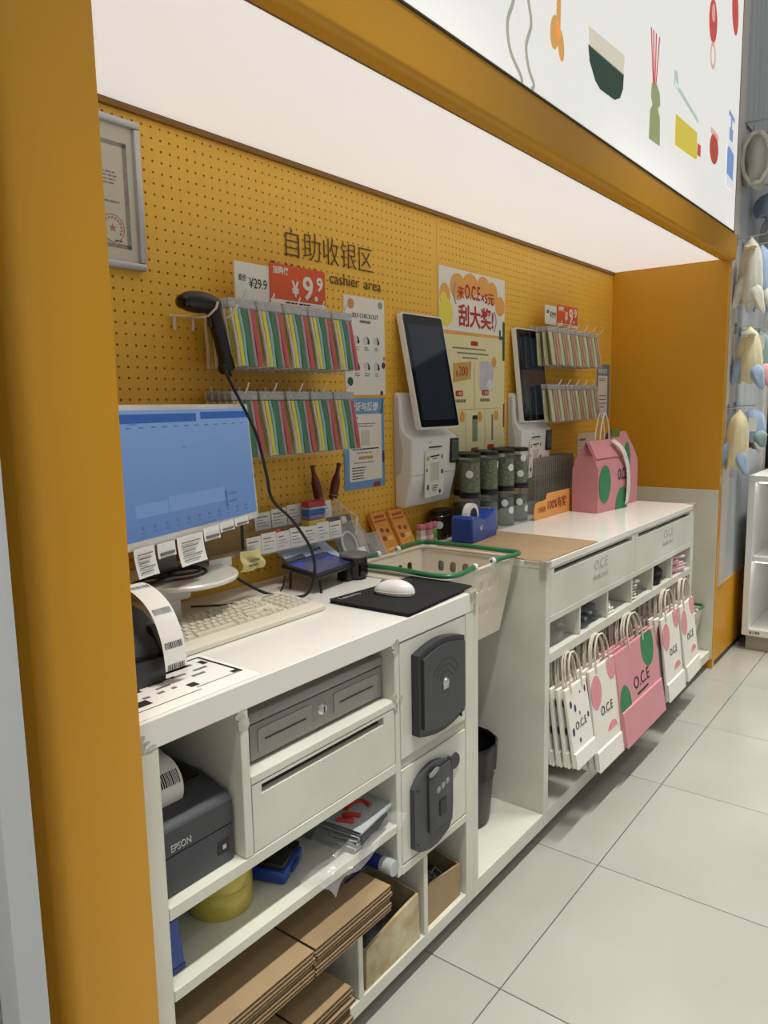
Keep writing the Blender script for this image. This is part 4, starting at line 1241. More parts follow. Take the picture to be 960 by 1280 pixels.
part(sc, 'window', MB().ell((-0.060, 0, 0.024), 0.012, 0.024, 0.017, 16, 10), BLACKGLOSS)
part(sc, 'handle', MB().tube(spline([(0.024, 0, 0.026), (0.034, 0, -0.01), (0.048, 0.0, -0.06), (0.060, 0, -0.105), (0.068, 0, -0.130)], 5), [0.020] * 4 + [0.019] * 5 + [0.0175] * 6 + [0.0185] * 4 + [0.019, 0.016], 14), BLACK)
part(sc, 'heel', MB().ell((0.052, 0, -0.125), 0.013, 0.015, 0.016, 14, 8), BLACK)
part(sc, 'trigger', MB().rbox(0.012, 0.020, -0.006, 0.006, -0.03, -0.002, 0.003, 2), CHARDK)
part(sc, 'cable_boot', MB().tube([(0.066, 0, -0.128), (0.070, -0.004, -0.145)], [0.007, 0.005], 10), BLACK)

# ---- posters
sp_ = thing('self_checkout_poster', 'white self-checkout instruction poster with coloured dots on the pegboard', 'poster', (1.957, YB, 1.457))
panel(sp_, 'sheet', 1.853, 2.062, 1.457, 1.769, YB - 0.0005, 0.002, PAPERW)
y_ = YB - 0.0026
wtext(sp_, 'SELF-CHECKOUT', 0.020, 1.892, y_, 1.703, INK, fit=0.135)
wtext(sp_, '自助收银流程', 0.010, 1.930, y_, 1.688, INK, fit=0.055)
for (x, z, r, c, n) in ((1.888, 1.744, 0.016, (206, 150, 84), 'ochre_dot'), (2.040, 1.750, 0.012, (140, 160, 152), 'grey_green_dot'), (2.052, 1.555, 0.011, (74, 62, 108), 'purple_dot'), (2.056, 1.578, 0.007, (206, 130, 130), 'rose_dot'), (1.877, 1.500, 0.014, (44, 92, 56), 'forest_dot'), (2.04, 1.463, 0.008, (120, 52, 48), 'maroon_dot')):
    flat(sp_, n, [oval(x, z, min(r, 2.0615 - x if x > 2 else r), r, 16)], y_, mat('poster_' + n, srgb(*c), 0.6, var=0.05))
for j in range(2):
    for k in range(3):
        cx, cz = 1.915 + k * 0.052, 1.633 - j * 0.083
        flat(sp_, 'step_icon', [oval(cx - 0.005, cz, 0.014, 0.014, 14)], y_, mat('icon_grey', srgb(206, 206, 204), 0.6))
        flat(sp_, 'step_figure', [[(cx - 0.002, cz + 0.012), (cx + 0.007, cz + 0.006), (cx + 0.012, cz - 0.006), (cx + 0.008, cz - 0.013), (cx + 0.001, cz - 0.010), (cx + 0.003, cz)]], y_ - 0.0006, INK)
        fineprint(sp_, cx - 0.014, cx + 0.012, cz - 0.022, y_, INKGREY, 2, 0.003, j * 3 + k, dz=0.007)

fb = thing('feedback_poster', 'blue-bordered feedback notice with a white sheet under the self-checkout poster', 'poster', (1.945, YB, 1.15))
SKY = mat('sky_blue_print', srgb(112, 158, 206), 0.55, var=0.1, vscale=14)
panel(fb, 'sheet', 1.838, 2.050, 1.15, 1.448, YB - 0.0005, 0.002, SKY)
panel(fb, 'white_panel', 1.862, 2.034, 1.176, 1.395, y_ + 0.0002, 0.0008, PAPERW)
wtext(fb, '投诉与反馈', 0.030, 1.868, y_, 1.408, PAPERW, fit=0.150, offset=0.0008)
fineprint(fb, 1.872, 1.925, 1.385, y_ - 0.0006, INK, 1, 0.003, 2)
fineprint(fb, 1.872, 2.026, 1.365, y_ - 0.0006, INKGREY, 2, 0.003, 3)
fineprint(fb, 1.880, 2.02, 1.283, y_ - 0.0006, INK, 1, 0.0045, 4)
flat(fb, 'plain_square', [[(1.925, 1.292), (1.968, 1.292), (1.968, 1.342), (1.925, 1.342)]], y_ - 0.0006, mat('pale_grey_print', srgb(206, 202, 190), 0.6, var=0.1))
flat(fb, 'gold_button', [rrect(1.91, 1.985, 1.247, 1.257, 0.003)], y_ - 0.0006, mat('gold_print', srgb(196, 152, 92), 0.6))
fineprint(fb, 1.90, 2.0, 1.270, y_ - 0.0006, INKGREY, 1, 0.003, 5)
fineprint(fb, 1.885, 2.02, 1.238, y_ - 0.0006, INKGREY, 1, 0.003, 6)
fineprint(fb, 1.875, 1.95, 1.222, y_ - 0.0006, INK, 5, 0.0032, 7, dz=0.009)
flat(fb, 'maroon_blob', [[(1.985, 1.1505), (2.025, 1.1505), (2.022, 1.168), (1.99, 1.166)]], y_, mat('poster_maroon', srgb(140, 66, 80), 0.6))
flat(fb, 'indigo_blob', [oval(2.043, 1.25, 0.0065, 0.022, 14)], y_, PURPLE)
flat(fb, 'teal_blob', [[(2.03, 1.395), (2.045, 1.4475), (2.0495, 1.4475), (2.04, 1.395)]], y_, mat('poster_teal', srgb(52, 92, 92), 0.6))

# ---- lottery poster
lo = thing('prize_poster', 'tall cream prize-draw poster with orange cloud and red headline', 'poster', (2.645, YB, 1.25))
CRM = mat('poster_cream', srgb(232, 222, 172), 0.55, var=0.04, vscale=8)
panel(lo, 'sheet', 2.394, 2.897, 1.20, 1.930, YB - 0.0005, 0.002, CRM)
flat(lo, 'white_sky', [[(2.394, 1.70), (2.897, 1.70), (2.897, 1.93), (2.394, 1.93)]], y_ + 0.0002, PAPERW)
ORC = mat('orange_cloud', srgb(230, 168, 84), 0.55, var=0.05, vscale=10)
flat(lo, 'cloud', [[(2.394, 1.685), (2.897, 1.690), (2.897, 1.82), (2.855, 1.86), (2.80, 1.905), (2.72, 1.925), (2.62, 1.925), (2.525, 1.913), (2.47, 1.885), (2.435, 1.87), (2.394, 1.85)]], y_, ORC, t=0.0003)
for q_, (cx, cz, rx, rz) in enumerate(((2.435, 1.825, 0.038, 0.045), (2.525, 1.865, 0.055, 0.05), (2.62, 1.880, 0.06, 0.045), (2.72, 1.885, 0.05, 0.04), (2.79, 1.865, 0.045, 0.045), (2.855, 1.82, 0.040, 0.04))):
    flat(lo, 'cloud_puff', [oval(cx, cz, rx, rz, 18)], y_, ORC, t=0.00045 + 0.00006 * q_)
flat(lo, 'lemon_duck', [oval(2.442, 1.765, 0.047, 0.052, 18)], y_ - 0.0009, mat('lemon_print', srgb(238, 222, 80), 0.55, var=0.05))
flat(lo, 'lemon_duck_head', [oval(2.425, 1.815, 0.024, 0.022, 14)], y_ - 0.0013, MATS['lemon_print'])
REDT = mat('crimson_lettering', srgb(176, 42, 40), 0.55)
wtext(lo, '来', 0.050, 2.520, y_ - 0.0014, 1.828, REDT, fit=0.050, offset=0.0)
wtext(lo, 'O.C.E', 0.075, 2.575, y_ - 0.0014, 1.828, REDT, fit=0.115, offset=0.001)
wtext(lo, '×5元', 0.050, 2.697, y_ - 0.0014, 1.823, REDT, fit=0.105, offset=0.001)
wtext(lo, '刮大奖!', 0.088, 2.528, y_ - 0.0014, 1.728, REDT, fit=0.27, offset=0.0018)
LAV = mat('lavender_print', srgb(150, 150, 190), 0.55)
part(lo, 'bracket_stroke', MB().tube([(2.512 - 0.016 * math.sin(math.pi * t), y_ - 0.0008, 1.80 + 0.08 * t) for t in [k / 10 for k in range(11)]], 0.003, 5), LAV, world=True)
part(lo, 'bracket_stroke', MB().tube([(2.806 + 0.016 * math.sin(math.pi * t), y_ - 0.0008, 1.715 + 0.08 * t) for t in [k / 10 for k in range(11)]], 0.003, 5), LAV, world=True)
TEAL = mat('cactus_green', srgb(46, 92, 66), 0.6, var=0.1)
flat(lo, 'cactus', [rrect(2.878, 2.896, 1.60, 1.76, 0.006), rrect(2.848, 2.879, 1.685, 1.70, 0.006), rrect(2.848, 2.862, 1.70, 1.725, 0.006)], y_ - 0.0010, TEAL)
flat(lo, 'tag_plate', [rrect(2.622, 2.676, 1.650, 1.668, 0.006)], y_, REDT)
fineprint(lo, 2.49, 2.80, 1.640, y_, INKGREY, 1, 0.006, 21)
fineprint(lo, 2.52, 2.77, 1.622, y_, INKGREY, 1, 0.006, 22)
fineprint(lo, 2.56, 2.72, 1.604, y_, INKGREY, 1, 0.006, 23)
LINE = mat('khaki_rule', srgb(176, 168, 120), 0.6)
flat(lo, 'rule_line', [[(2.646, 1.40), (2.648, 1.40), (2.648, 1.585), (2.646, 1.585)]], y_, LINE)
flat(lo, 'rule_line', [[(2.41, 1.398), (2.86, 1.402), (2.86, 1.404), (2.41, 1.400)]], y_, LINE)
for x in (2.58, 2.73):
    flat(lo, 'rule_line', [[(x, 1.21), (x + 0.002, 1.21), (x + 0.002, 1.398), (x, 1.398)]], y_, LINE)
flat(lo, 'voucher', [[(2.49, 1.505), (2.62, 1.52), (2.625, 1.588), (2.49, 1.578)]], y_, mat('voucher_gold', srgb(206, 164, 88), 0.55, var=0.15, vscale=30))
wtext(lo, '¥', 0.030, 2.510, y_ - 0.0008, 1.528, REDT, fit=0.014)
wtext(lo, '200', 0.050, 2.530, y_ - 0.0008, 1.532, REDT, fit=0.065)
flat(lo, 'device_picture', [rrect(2.69, 2.80, 1.475, 1.592, 0.006)], y_, mat('device_grey', srgb(200, 198, 204), 0.55, var=0.15, vscale=25))
flat(lo, 'device_picture', [oval(2.775, 1.498, 0.026, 0.022, 14)], y_ - 0.0006, mat('device_white', srgb(226, 226, 230), 0.55, var=0.2, vscale=60))
DOT = mat('amber_badge', srgb(222, 164, 72), 0.55, var=0.1)
for (x, z) in ((2.807, 1.592), (2.555, 1.372), (2.69, 1.37), (2.825, 1.372)):
    flat(lo, 'badge', [oval(x, z, 0.018, 0.022, 14)], y_ - 0.0006, DOT)
for (x, z) in ((2.535, 1.452), (2.735, 1.455), (2.65, 1.225), (2.78, 1.232)):
    flat(lo, 'tag_plate', [rrect(x - 0.027, x + 0.027, z, z + 0.022, 0.007)], y_, REDT)
wtext(lo, '一等奖', 0.014, 2.515, y_ - 0.0008, 1.457, PAPERW, fit=0.04)
wtext(lo, '二等奖', 0.014, 2.715, y_ - 0.0008, 1.460, PAPERW, fit=0.04)
fineprint(lo, 2.50, 2.585, 1.440, y_, INKGREY, 1, 0.012, 31)
fineprint(lo, 2.695, 2.775, 1.443, y_, INKGREY, 1, 0.012, 32)
flat(lo, 'jar_picture', [rrect(2.632, 2.672, 1.272, 1.37, 0.004)], y_, mat('jar_print', srgb(130, 148, 122), 0.55, var=0.2, vscale=40))
flat(lo, 'jar_cap', [rrect(2.634, 2.670, 1.360, 1.376, 0.003)], y_ - 0.0005, INK)
flat(lo, 'stick_picture', [rrect(2.787, 2.799, 1.27, 1.378, 0.003)], y_, mat('stick_print', srgb(120, 116, 110), 0.55, var=0.2))
flat(lo, 'maroon_bar', [rrect(2.885, 2.8965, 1.32, 1.42, 0.003)], y_ - 0.0005, mat('poster_maroon', srgb(140, 66, 80), 0.6))

bp = thing('notice_sheet', 'narrow blue-headed notice sheet at the right end of the pegboard', 'poster', (4.006, YB, 1.335))
panel(bp, 'sheet', 3.917, 4.095, 1.335, 1.62, YB - 0.0005, 0.002, mat('slate_blue_print', srgb(118, 142, 164), 0.55, var=0.1))
panel(bp, 'white_panel', 3.932, 4.06, 1.35, 1.56, y_ + 0.0002, 0.0008, PAPERW)
wtext(bp, '投诉与反馈', 0.026, 3.935, y_, 1.575, PAPERW, fit=0.12, offset=0.0006)
fineprint(bp, 3.94, 4.04, 1.545, y_ - 0.0006, INKGREY, 2, 0.004, 41)
fineprint(bp, 3.945, 4.05, 1.455, y_ - 0.0006, INK, 4, 0.004, 42, dz=0.02)
sm = thing('small_notice', 'small white card with dark print behind the pink bags', 'card', (3.79, YB, 1.06))
panel(sm, 'card', 3.675, 3.915, 1.06, 1.262, YB - 0.0005, 0.002, mat('beige_card', srgb(222, 208, 180), 0.6, var=0.04))
wtext(sm, 'NEW', 0.05, 3.705, y_, 1.145, INK, fit=0.13, offset=0.001)
fineprint(sm, 3.70, 3.79, 1.235, y_, INKGREY, 1, 0.012, 51)
flat(sm, 'green_stroke', [rrect(3.70, 3.82, 1.10, 1.118, 0.006)], y_, GREENBLOB)
# ================================================================== SELF-CHECKOUT KIOSKS


def kiosk(cx, dy, tilt, ys, label, grp):
    t = thing('checkout_kiosk', label, 'kiosk', (cx, YB, 1.063), group=grp)
    hw = 0.142
    f = -0.083 + dy
    prof = [(-0.0008, 0.0), (-0.030, 0.0), (-0.044 + dy, 0.004), (-0.050 + dy, 0.012), (f + 0.006, 0.115), (f, 0.235), (f + 0.004, 0.246), (f + 0.016, 0.252)]
    prof += [(-0.050, 0.262), (-0.038, 0.278), (-0.033, 0.31), (-0.031, 0.375), (-0.028, 0.392), (-0.020, 0.401), (-0.0008, 0.403)]
    body = part(t, 'body', MB().prism(prof, 'x', -hw, hw), WPLAST, angle=50)
    bv = body.modifiers.new('soft_edge', 'BEVEL')
    bv.width, bv.segments, bv.limit_method, bv.angle_limit = 0.008, 3, 'ANGLE', math.radians(60)
    part(t, 'side_cheek', MB().prism([(-0.003, 0.11), (-0.030, 0.125), (-0.040, 0.20), (-0.026, 0.27), (-0.022, 0.385), (-0.003, 0.385)], 'x', -hw - 0.0016, -hw + 0.001), mat('pale_grey_cheek', srgb(204, 200, 196), 0.4, var=0.04))
    part(t, 'seam', MB().box(-hw + 0.008, hw - 0.008, f + 0.0035, f + 0.0065, 0.1145, 0.1157), GREYMETAL)
    part(t, 'receipt_slot', MB().box(-0.045, 0.035, f - 0.0005, f + 0.003, 0.207, 0.212), BLACK)
    part(t, 'logo_mark', MB().prism(oval(-0.035, 0.226, 0.010, 0.004, 12), 'y', f - 0.0003, f + 0.002), mat('pale_grey_print', srgb(206, 202, 190), 0.6, var=0.1), smooth=False)
    # sheet stuck to the front, slightly crooked
    sh = part(t, 'paper_notice', MB().box(-0.060, 0.060, -0.0012, 0.0, 0.0, 0.165), PAPERW)
    sh.location = (-0.006, -0.0755 + dy, 0.034)
    sh.rotation_euler = (math.radians(3.4), math.radians(-2.5), 0)
    pr = MB().box(-0.03, 0.03, -0.0019, -0.0011, 0.142, 0.147).box(-0.015, 0.015, -0.0019, -0.0011, 0.134, 0.137)
    for j in range(3):
        pr.box(-0.012 - 0.0, 0.025 - 0.006 * j, -0.0019, -0.0011, 0.036 - 0.008 * j, 0.039 - 0.008 * j)
    part(sh, 'print', pr, INK, kind='stuff')
    part(sh, 'plain_square', MB().box(-0.024, 0.028, -0.0017, -0.0011, 0.056, 0.122), mat('pale_grey_print', srgb(206, 202, 190), 0.6, var=0.1))
    for (x, z, r, c) in ((-0.044, 0.139, 0.007, (206, 164, 84)), (0.046, 0.139, 0.006, (110, 120, 110)), (-0.049, 0.098, 0.005, (190, 70, 74)), (0.049, 0.084, 0.007, (72, 62, 110)), (-0.042, 0.036, 0.008, (84, 92, 84)), (0.036, 0.013, 0.006, (40, 40, 40))):
        part(sh, 'dot', MB().prism(oval(x, z, r, r * 1.3, 12), 'y', -0.0019, -0.0011), mat('dot_%d_%d' % (c[0], c[1]), srgb(*c), 0.6), smooth=False)
    cv = part(t, 'scan_window', MB().rbox(0.092, 0.147, f - 0.005, f + 0.05, 0.145, 0.236, 0.004, 2), BLACK)
    part(cv, 'window_glass', MB().rbox(0.098, 0.141, f - 0.0062, f - 0.0045, 0.154, 0.228, 0.001, 1), mat('green_grey_glass', srgb(84, 98, 86), 0.1, var=0.1))
    sc_ = part(t, 'screen_housing', MB().prism(rrect(-0.126, 0.126, 0.0, 0.405, 0.012), 'y', 0.0, 0.020), WPLAST)
    sc_.location = (0.0, ys, 0.276)
    sc_.rotation_euler = (-math.radians(tilt), 0, 0)
    part(sc_, 'black_glass', MB().prism(rrect(-0.120, 0.120, 0.006, 0.399, 0.009), 'y', -0.0022, 0.001), BLACKGLOSS)
    part(sc_, 'display', MB().prism(rrect(-0.103, 0.103, 0.030, 0.366, 0.002), 'y', -0.0030, -0.002), mat('dark_display', srgb(20, 23, 29), 0.05, emit=srgb(30, 36, 44), estr=0.5), 'dim dark blue-grey display')
    part(sc_, 'camera_eye', MB().lathe([(0, -0.0032), (0.006, -0.0030), (0.007, -0.002)], 12, (0.0, 0, 0.383), 'y'), BLACK)
    part(t, 'neck', MB().rbox(-0.06, 0.06, -0.060, -0.025, 0.30, 0.37, 0.006, 2), WPLAST)
    return t


kiosk(2.248, 0.0, 11.0, -0.104, 'white self-checkout kiosk with dark screen beside the self-checkout poster', 'self-checkout kiosks')
kiosk(3.070, 0.012, 6.0, -0.070, 'white self-checkout kiosk with dark screen beside the far strip packets', 'self-checkout kiosks')

# ================================================================== ON THE LONG COUNTER
# ---- tape dispenser
td = thing('tape_dispenser', 'blue desktop tape dispenser with a white roll on the brown board', 'tape dispenser', (2.355, 1.40, 0.9337), math.radians(6))
prof = [(-0.105, 0.0), (-0.108, 0.085), (-0.098, 0.095), (-0.055, 0.092), (-0.02, 0.078), (0.03, 0.075), (0.075, 0.088), (0.098, 0.105), (0.104, 0.10), (0.098, 0.055), (0.11, 0.0)]
b_ = part(td, 'base', MB().prism([(p[0], p[1]) for p in prof], 'y', -0.042, 0.042), BLUE, angle=40)
bv = b_.modifiers.new('soft_edge', 'BEVEL')
bv.width, bv.segments, bv.limit_method, bv.angle_limit = 0.004, 2, 'ANGLE', math.radians(50)
part(td, 'tape_roll', MB().lathe([(0.030, -0.012), (0.046, -0.012), (0.046, 0.012), (0.030, 0.012), (0.030, -0.012)], 32, (-0.035, 0, 0.088), 'y'), WPLAST)
part(td, 'roll_core', MB().lathe([(0.026, -0.013), (0.0302, -0.013), (0.0302, 0.013), (0.026, 0.013), (0.026, -0.013)], 28, (-0.035, 0, 0.088), 'y'), BLACK)
part(td, 'cutter', MB().rbox(0.088, 0.108, -0.02, 0.02, 0.098, 0.104, 0.001, 1), STEEL)
part(td, 'white_logo', MB().tube([(-0.045, -0.0423, 0.052), (-0.038, -0.0423, 0.040), (-0.034, -0.0423, 0.040), (-0.028, -0.0423, 0.058)], 0.0022, 6), WPLAST)

# ---- jars with dark lids and round stickers in an acrylic tray
JG = mat('jar_plastic', (0.82, 0.87, 0.82), 0.06, alpha=0.10, var=0.03, vscale=10)
JF = mat('green_sequins', srgb(112, 128, 62), 0.5, var=0.75, vscale=110, col2=srgb(32, 48, 24), bump=0.5, bscale=260)
JFD = mat('dark_green_sequins', srgb(62, 84, 50), 0.5, var=0.75, vscale=220, col2=srgb(22, 34, 20), bump=0.5, bscale=260)
JR, JH = 0.039, 0.150
_jb = MB().lathe([(JR - 0.003, 0.0), (JR, 0.004), (JR, JH - 0.016), (JR - 0.002, JH - 0.012)], 28).mesh('jar_body', [JG])
_jf = MB().lathe([(0.0, 0.006), (JR - 0.0025, 0.006), (JR - 0.0025, JH - 0.034), (0.0, JH - 0.028)], 24).mesh('filling', [JF])
_jf2 = MB().lathe([(0.0, 0.006), (JR - 0.0025, 0.006), (JR - 0.0025, JH - 0.045), (0.0, JH - 0.04)], 24).mesh('filling', [JFD])
_jl = MB().lathe([(0.0, JH - 0.012), (JR + 0.001, JH - 0.013), (JR + 0.001, JH), (JR - 0.002, JH + 0.002), (0.0, JH + 0.002)], 28).mesh('lid', [BLACK])
_jbase = MB().lathe([(0.0, 0.0), (JR + 0.0006, 0.0), (JR + 0.0006, 0.007), (0.0, 0.007)], 28).mesh('base_ring', [BLACK])


def sticker_mesh():
    mb = MB()
    vs, fs = [], []
    r = JR + 0.0006
    n = 14
    vs.append((0, -r, 0))
    for k in range(n):
        a = 2 * math.pi * k / n
        u, z = 0.0145 * math.cos(a), 0.0145 * math.sin(a)
        an = u / r
        vs.append((r * math.sin(an), -r * math.cos(an), z))
    fs = [(0, 1 + k, 1 + (k + 1) % n) for k in range(n)]
    return mb.add(vs, fs).mesh('round_sticker', [PAPER])


_js = sticker_mesh()
JX = [(2.44, 1.470), (2.575, 1.470), (2.71, 1.470), (2.845, 1.478), (2.505, 1.535), (2.64, 1.535), (2.775, 1.535), (2.856, 1.538)]
JW = ['first front jar', 'second front jar', 'third front jar', 'fourth front jar', 'first back jar', 'second back jar', 'third back jar', 'fourth back jar']
STK = {(0, 1): [(-62, 0.075)], (3, 1): [(-50, 0.045), (-30, 0.11)], (2, 1): [(-20, 0.08)], (1, 0): [(-58, 0.075)], (2, 0): [(-60, 0.09), (-15, 0.06)], (3, 0): [(-55, 0.08), (0, 0.05)], (6, 1): [(-40, 0.12)], (1, 1): [(20, 0.1)]}
for tier in range(2):
    for k, (x, y) in enumerate(JX):
        t = thing('sequin_jar', 'clear black-lidded jar of green pieces, %s from left in the %s tier' % (JW[k], ['lower', 'upper'][tier]), 'jar', (x, y, 0.9345 + tier * (JH + 0.0026)), 0.0, group='stacked green jars by the tape dispenser')
        link('filling', _jf if tier else _jf2, t)
        link('jar_body', _jb, t)
        link('lid', _jl, t)
        link('base_ring', _jbase, t)
        for (an, z) in STK.get((k, tier), []):
            link('round_sticker', _js, t, (0, 0, z), (0, 0, math.radians(an)))
ac = thing('acrylic_tray', 'low clear acrylic tray holding the stacked green jars', 'tray', (2.67, 1.50, 0.9305))
part(ac, 'tray_floor', MB().box(2.388, 2.905, 1.426, 1.5765, 0.9312, 0.934), GLASS, world=True)
part(ac, 'tray_front', MB().box(2.388, 2.905, 1.424, 1.4268, 0.9312, 1.012), GLASS, world=True)
part(ac, 'tray_end', MB().box(2.905, 2.9075, 1.424, 1.574, 0.9312, 1.012), GLASS, world=True)
for k, (x, y, r, lb) in enumerate(((2.300, 1.522, 0.0, 'dark brown jar with a white sticker behind the tape dispenser'), (2.345, 1.532, 1.0, 'dark jar with a pale round sticker beside the first green jar'))):
    t = thing('dark_jar', lb, 'jar', (x, y, 0.9308), math.radians(-50), group='dark jars behind the tape dispenser')
    part(t, 'jar_body', MB().lathe([(0.0, 0.0), (0.033, 0.0), (0.036, 0.004), (0.036, 0.085), (0.030, 0.092), (0.0, 0.092)], 24), mat('dark_brown_glass', srgb(58, 46, 32), 0.15, var=0.2, vscale=30))
    part(t, 'lid', MB().lathe([(0.0, 0.0925), (0.034, 0.0925), (0.034, 0.106), (0.0, 0.107)], 24), BLACK)
    part(t, 'round_sticker', MB().prism(oval(0.0, 0.055, 0.014, 0.014, 14), 'y', -0.0375, -0.0355), PAPER, smooth=False)

# ---- clear sleeves standing in a box
sb = thing('sleeve_box', 'clear open box of upright sleeves behind the orange sign', 'box', (3.24, 1.53, 0.9305))
part(sb, 'box_floor', MB().box(3.03, 3.47, 1.49, 1.570, 0.9312, 0.934), GLASS, world=True)
part(sb, 'box_front', MB().box(3.03, 3.47, 1.488, 1.4905, 0.9312, 1.06), GLASS, world=True)
part(sb, 'box_side', MB().box(3.028, 3.0305, 1.488, 1.570, 0.9312, 1.06), GLASS, world=True)
SLV = mat('smoky_sleeve', srgb(178, 174, 158), 0.3, alpha=0.85, var=0.35, vscale=50, stretch=(1, 1, 6))
_sv = MB().rbox(-0.0045, 0.0045, -0.034, 0.034, 0.0, 0.232, 0.001, 1).box(-0.0035, 0.0035, -0.030, 0.030, 0.232, 0.244).mesh('clear_sleeve', [SLV])
SW = ['first', 'second', 'third', 'fourth', 'fifth', 'sixth', 'seventh', 'eighth', 'ninth', 'tenth', 'eleventh', 'twelfth', 'thirteenth', 'fourteenth', 'fifteenth', 'sixteenth', 'seventeenth', 'eighteenth', 'nineteenth', 'twentieth']
for k in range(20):
    o = link('clear_sleeve', _sv, None, (3.045 + k * 0.0212, 1.530, 0.9345), (0, 0, random.uniform(-0.03, 0.03)))
    tag(o, 'smoky clear sleeve standing upright, %s from left in the clear box' % SW[k], 'sleeve', 'upright sleeves in the clear box')

# ---- orange shelf sign
og = thing('orange_sign', 'orange stepped shelf sign with dark red lettering in front of the sleeves', 'sign', (3.105, 1.412, 0.9305))
pts = [(-0.245, 0.0), (-0.245, 0.05), (-0.238, 0.066), (-0.222, 0.074), (-0.135, 0.078), (-0.125, 0.098), (-0.115, 0.104), (0.235, 0.104), (0.245, 0.098), (0.245, 0.0)]
part(og, 'board', MB().prism(pts, 'y', -0.002, 0.002), mat('orange_board', srgb(232, 164, 86), 0.5, var=0.05))
part(og, 'foot', MB().box(-0.2, -0.17, 0.002, 0.02, 0.0, 0.003).box(0.17, 0.2, 0.002, 0.02, 0.0, 0.003), MATS['orange_board'])
MAR = mat('maroon_lettering', srgb(138, 44, 34), 0.6)
text(og, 'lettering', '扫码送!', 0.026, (-0.215, -0.0023, 0.030), MAR, fit=0.075)
text(og, 'lettering', '100%有奖', 0.052, (-0.128, -0.0023, 0.034), MAR, fit=0.19, offset=0.0008)

# ---- two pink gift bags


GIFT = mat('shaded_pink_paper', srgb(204, 136, 142), 0.65, var=0.08, vscale=10, bump=0.1, bscale=12)  # bag pink darkened in the colour for the shade they stand in


def gift_bag(loc, w, d, h, rz, label, grp, blobs, foldtop=True, handle=None):
    t = thing('gift_bag', label, 'bag', loc, rz, group=grp)
    mb = MB()
    hw, hd = w / 2, d / 2
    zs = [0.0, 0.30 * h, 0.62 * h, 0.80 * h, h]
    ins = [1.0, 1.03, 1.0, 0.62, 0.06]
    n = 5
    vs = []
    for z, k in zip(zs, ins):
        gus = (1 - k) * 0.35 * hd if k < 1 else 0.0
        pinch = 0.0 if k > 0.7 else 0.045 * (1 - k)
        vs += [(-hw, -hd * k, z), (0, -hd * k * 1.04, z), (hw, -hd * k, z), (hw - pinch, 0, z), (hw, hd * k, z), (0, hd * k, z), (-hw, hd * k, z), (-hw + pinch, 0, z)]
    fs = []
    for j in range(n - 1):
        for k in range(8):
            fs.append((j * 8 + k, j * 8 + (k + 1) % 8, (j + 1) * 8 + (k + 1) % 8, (j + 1) * 8 + k))
    fs.append(tuple(range(7, -1, -1)))
    mb.add(vs, fs)
    part(t, 'bag_body', mb, GIFT, angle=25)
    for (nm, poly, face, m) in blobs:
        m2 = MB()
        if face == 'f':
            m2.prism([(p[0], p[1]) for p in poly], 'y', -hd * 1.05 - 0.0012, -hd * 1.045)
        elif face == 's':
            m2.prism([(p[0], p[1]) for p in poly], 'x', -hw - 0.0014, -hw + 0.0005)
        part(t, nm, m2, m, smooth=False)
    return t


gb = gift_bag((3.345, 1.318, 0.9305), 0.29, 0.125, 0.315, math.radians(-6), 'nearer pink paper gift bag with green blobs and a white ribbon on the counter', 'pink gift bags',
              [('green_blob', oval(-0.085, 0.125, 0.055, 0.085, 20), 'f', GREENBLOB), ('green_blob', [(0.02, 0.0), (0.125, 0.0), (0.125, 0.08), (0.10, 0.10), (0.06, 0.095), (0.03, 0.06)], 'f', GREENBLOB)])
text(gb, 'lettering', 'O.C.E', 0.075, (0.035, -0.0675, 0.135), INK, fit=0.09)
part(gb, 'top_flap', MB().prism([(-0.052, 0.242), (-0.012, 0.318), (0.002, 0.318), (-0.046, 0.238)], 'x', -0.14, 0.14), GIFT)
mb = MB()
for (x0, x1, y) in ((-0.03, 0.05, -0.006), (-0.045, 0.035, 0.010)):
    P_ = spline([(x0, y, 0.29), (x0 + 0.01, y, 0.36), (x0 + 0.035, y, 0.425), ((x0 + x1) / 2 + 0.012, y, 0.435), (x1 - 0.005, y, 0.40), (x1 + 0.01, y, 0.34), (x1 + 0.005, y, 0.29)], 6)
    mb = MB().tube(P_, 0.0036, 7)
    part(gb, 'rope_handle', mb, ROPE)
rb = MB()
pts = spline([(0.05, -0.03, 0.315), (0.085, -0.06, 0.275), (0.112, -0.074, 0.20), (0.122, -0.077, 0.11), (0.112, -0.074, 0.02)], 6)
for o_ in (0.0, 0.0008):
    vs, fs = [], []
    for p in pts:
        vs += [(p.x - 0.019, p.y - o_ - 0.002, p.z - 0.003), (p.x + 0.019, p.y - o_ + 0.0005, p.z + 0.003)]
    rb.add(vs, [(2 * i, 2 * i + 1, 2 * i + 3, 2 * i + 2) for i in range(len(pts) - 1)])
part(gb, 'lace_ribbon', rb, mat('white_lace', srgb(226, 226, 216), 0.8, var=0.3, vscale=120), 'white patterned ribbon')
gb2 = gift_bag((3.60, 1.345, 0.9305), 0.19, 0.14, 0.345, math.radians(-4), 'further pink paper gift bag standing behind the ribboned one', 'pink gift bags',
               [('green_blob', oval(-0.04, 0.20, 0.04, 0.10, 18), 'f', GREENBLOB), ('green_blob', oval(0.0, 0.17, 0.035, 0.10, 18), 's', GREENBLOB)])
part(gb2, 'green_top', MB().prism([(-0.09, 0.30), (0.0, 0.30), (0.0, 0.362), (-0.085, 0.362)], 'y', -0.018, -0.010), mat('olive_green_paper', srgb(110, 124, 40), 0.6, var=0.05))

# ================================================================== SHOPPING BASKETS AND BIN


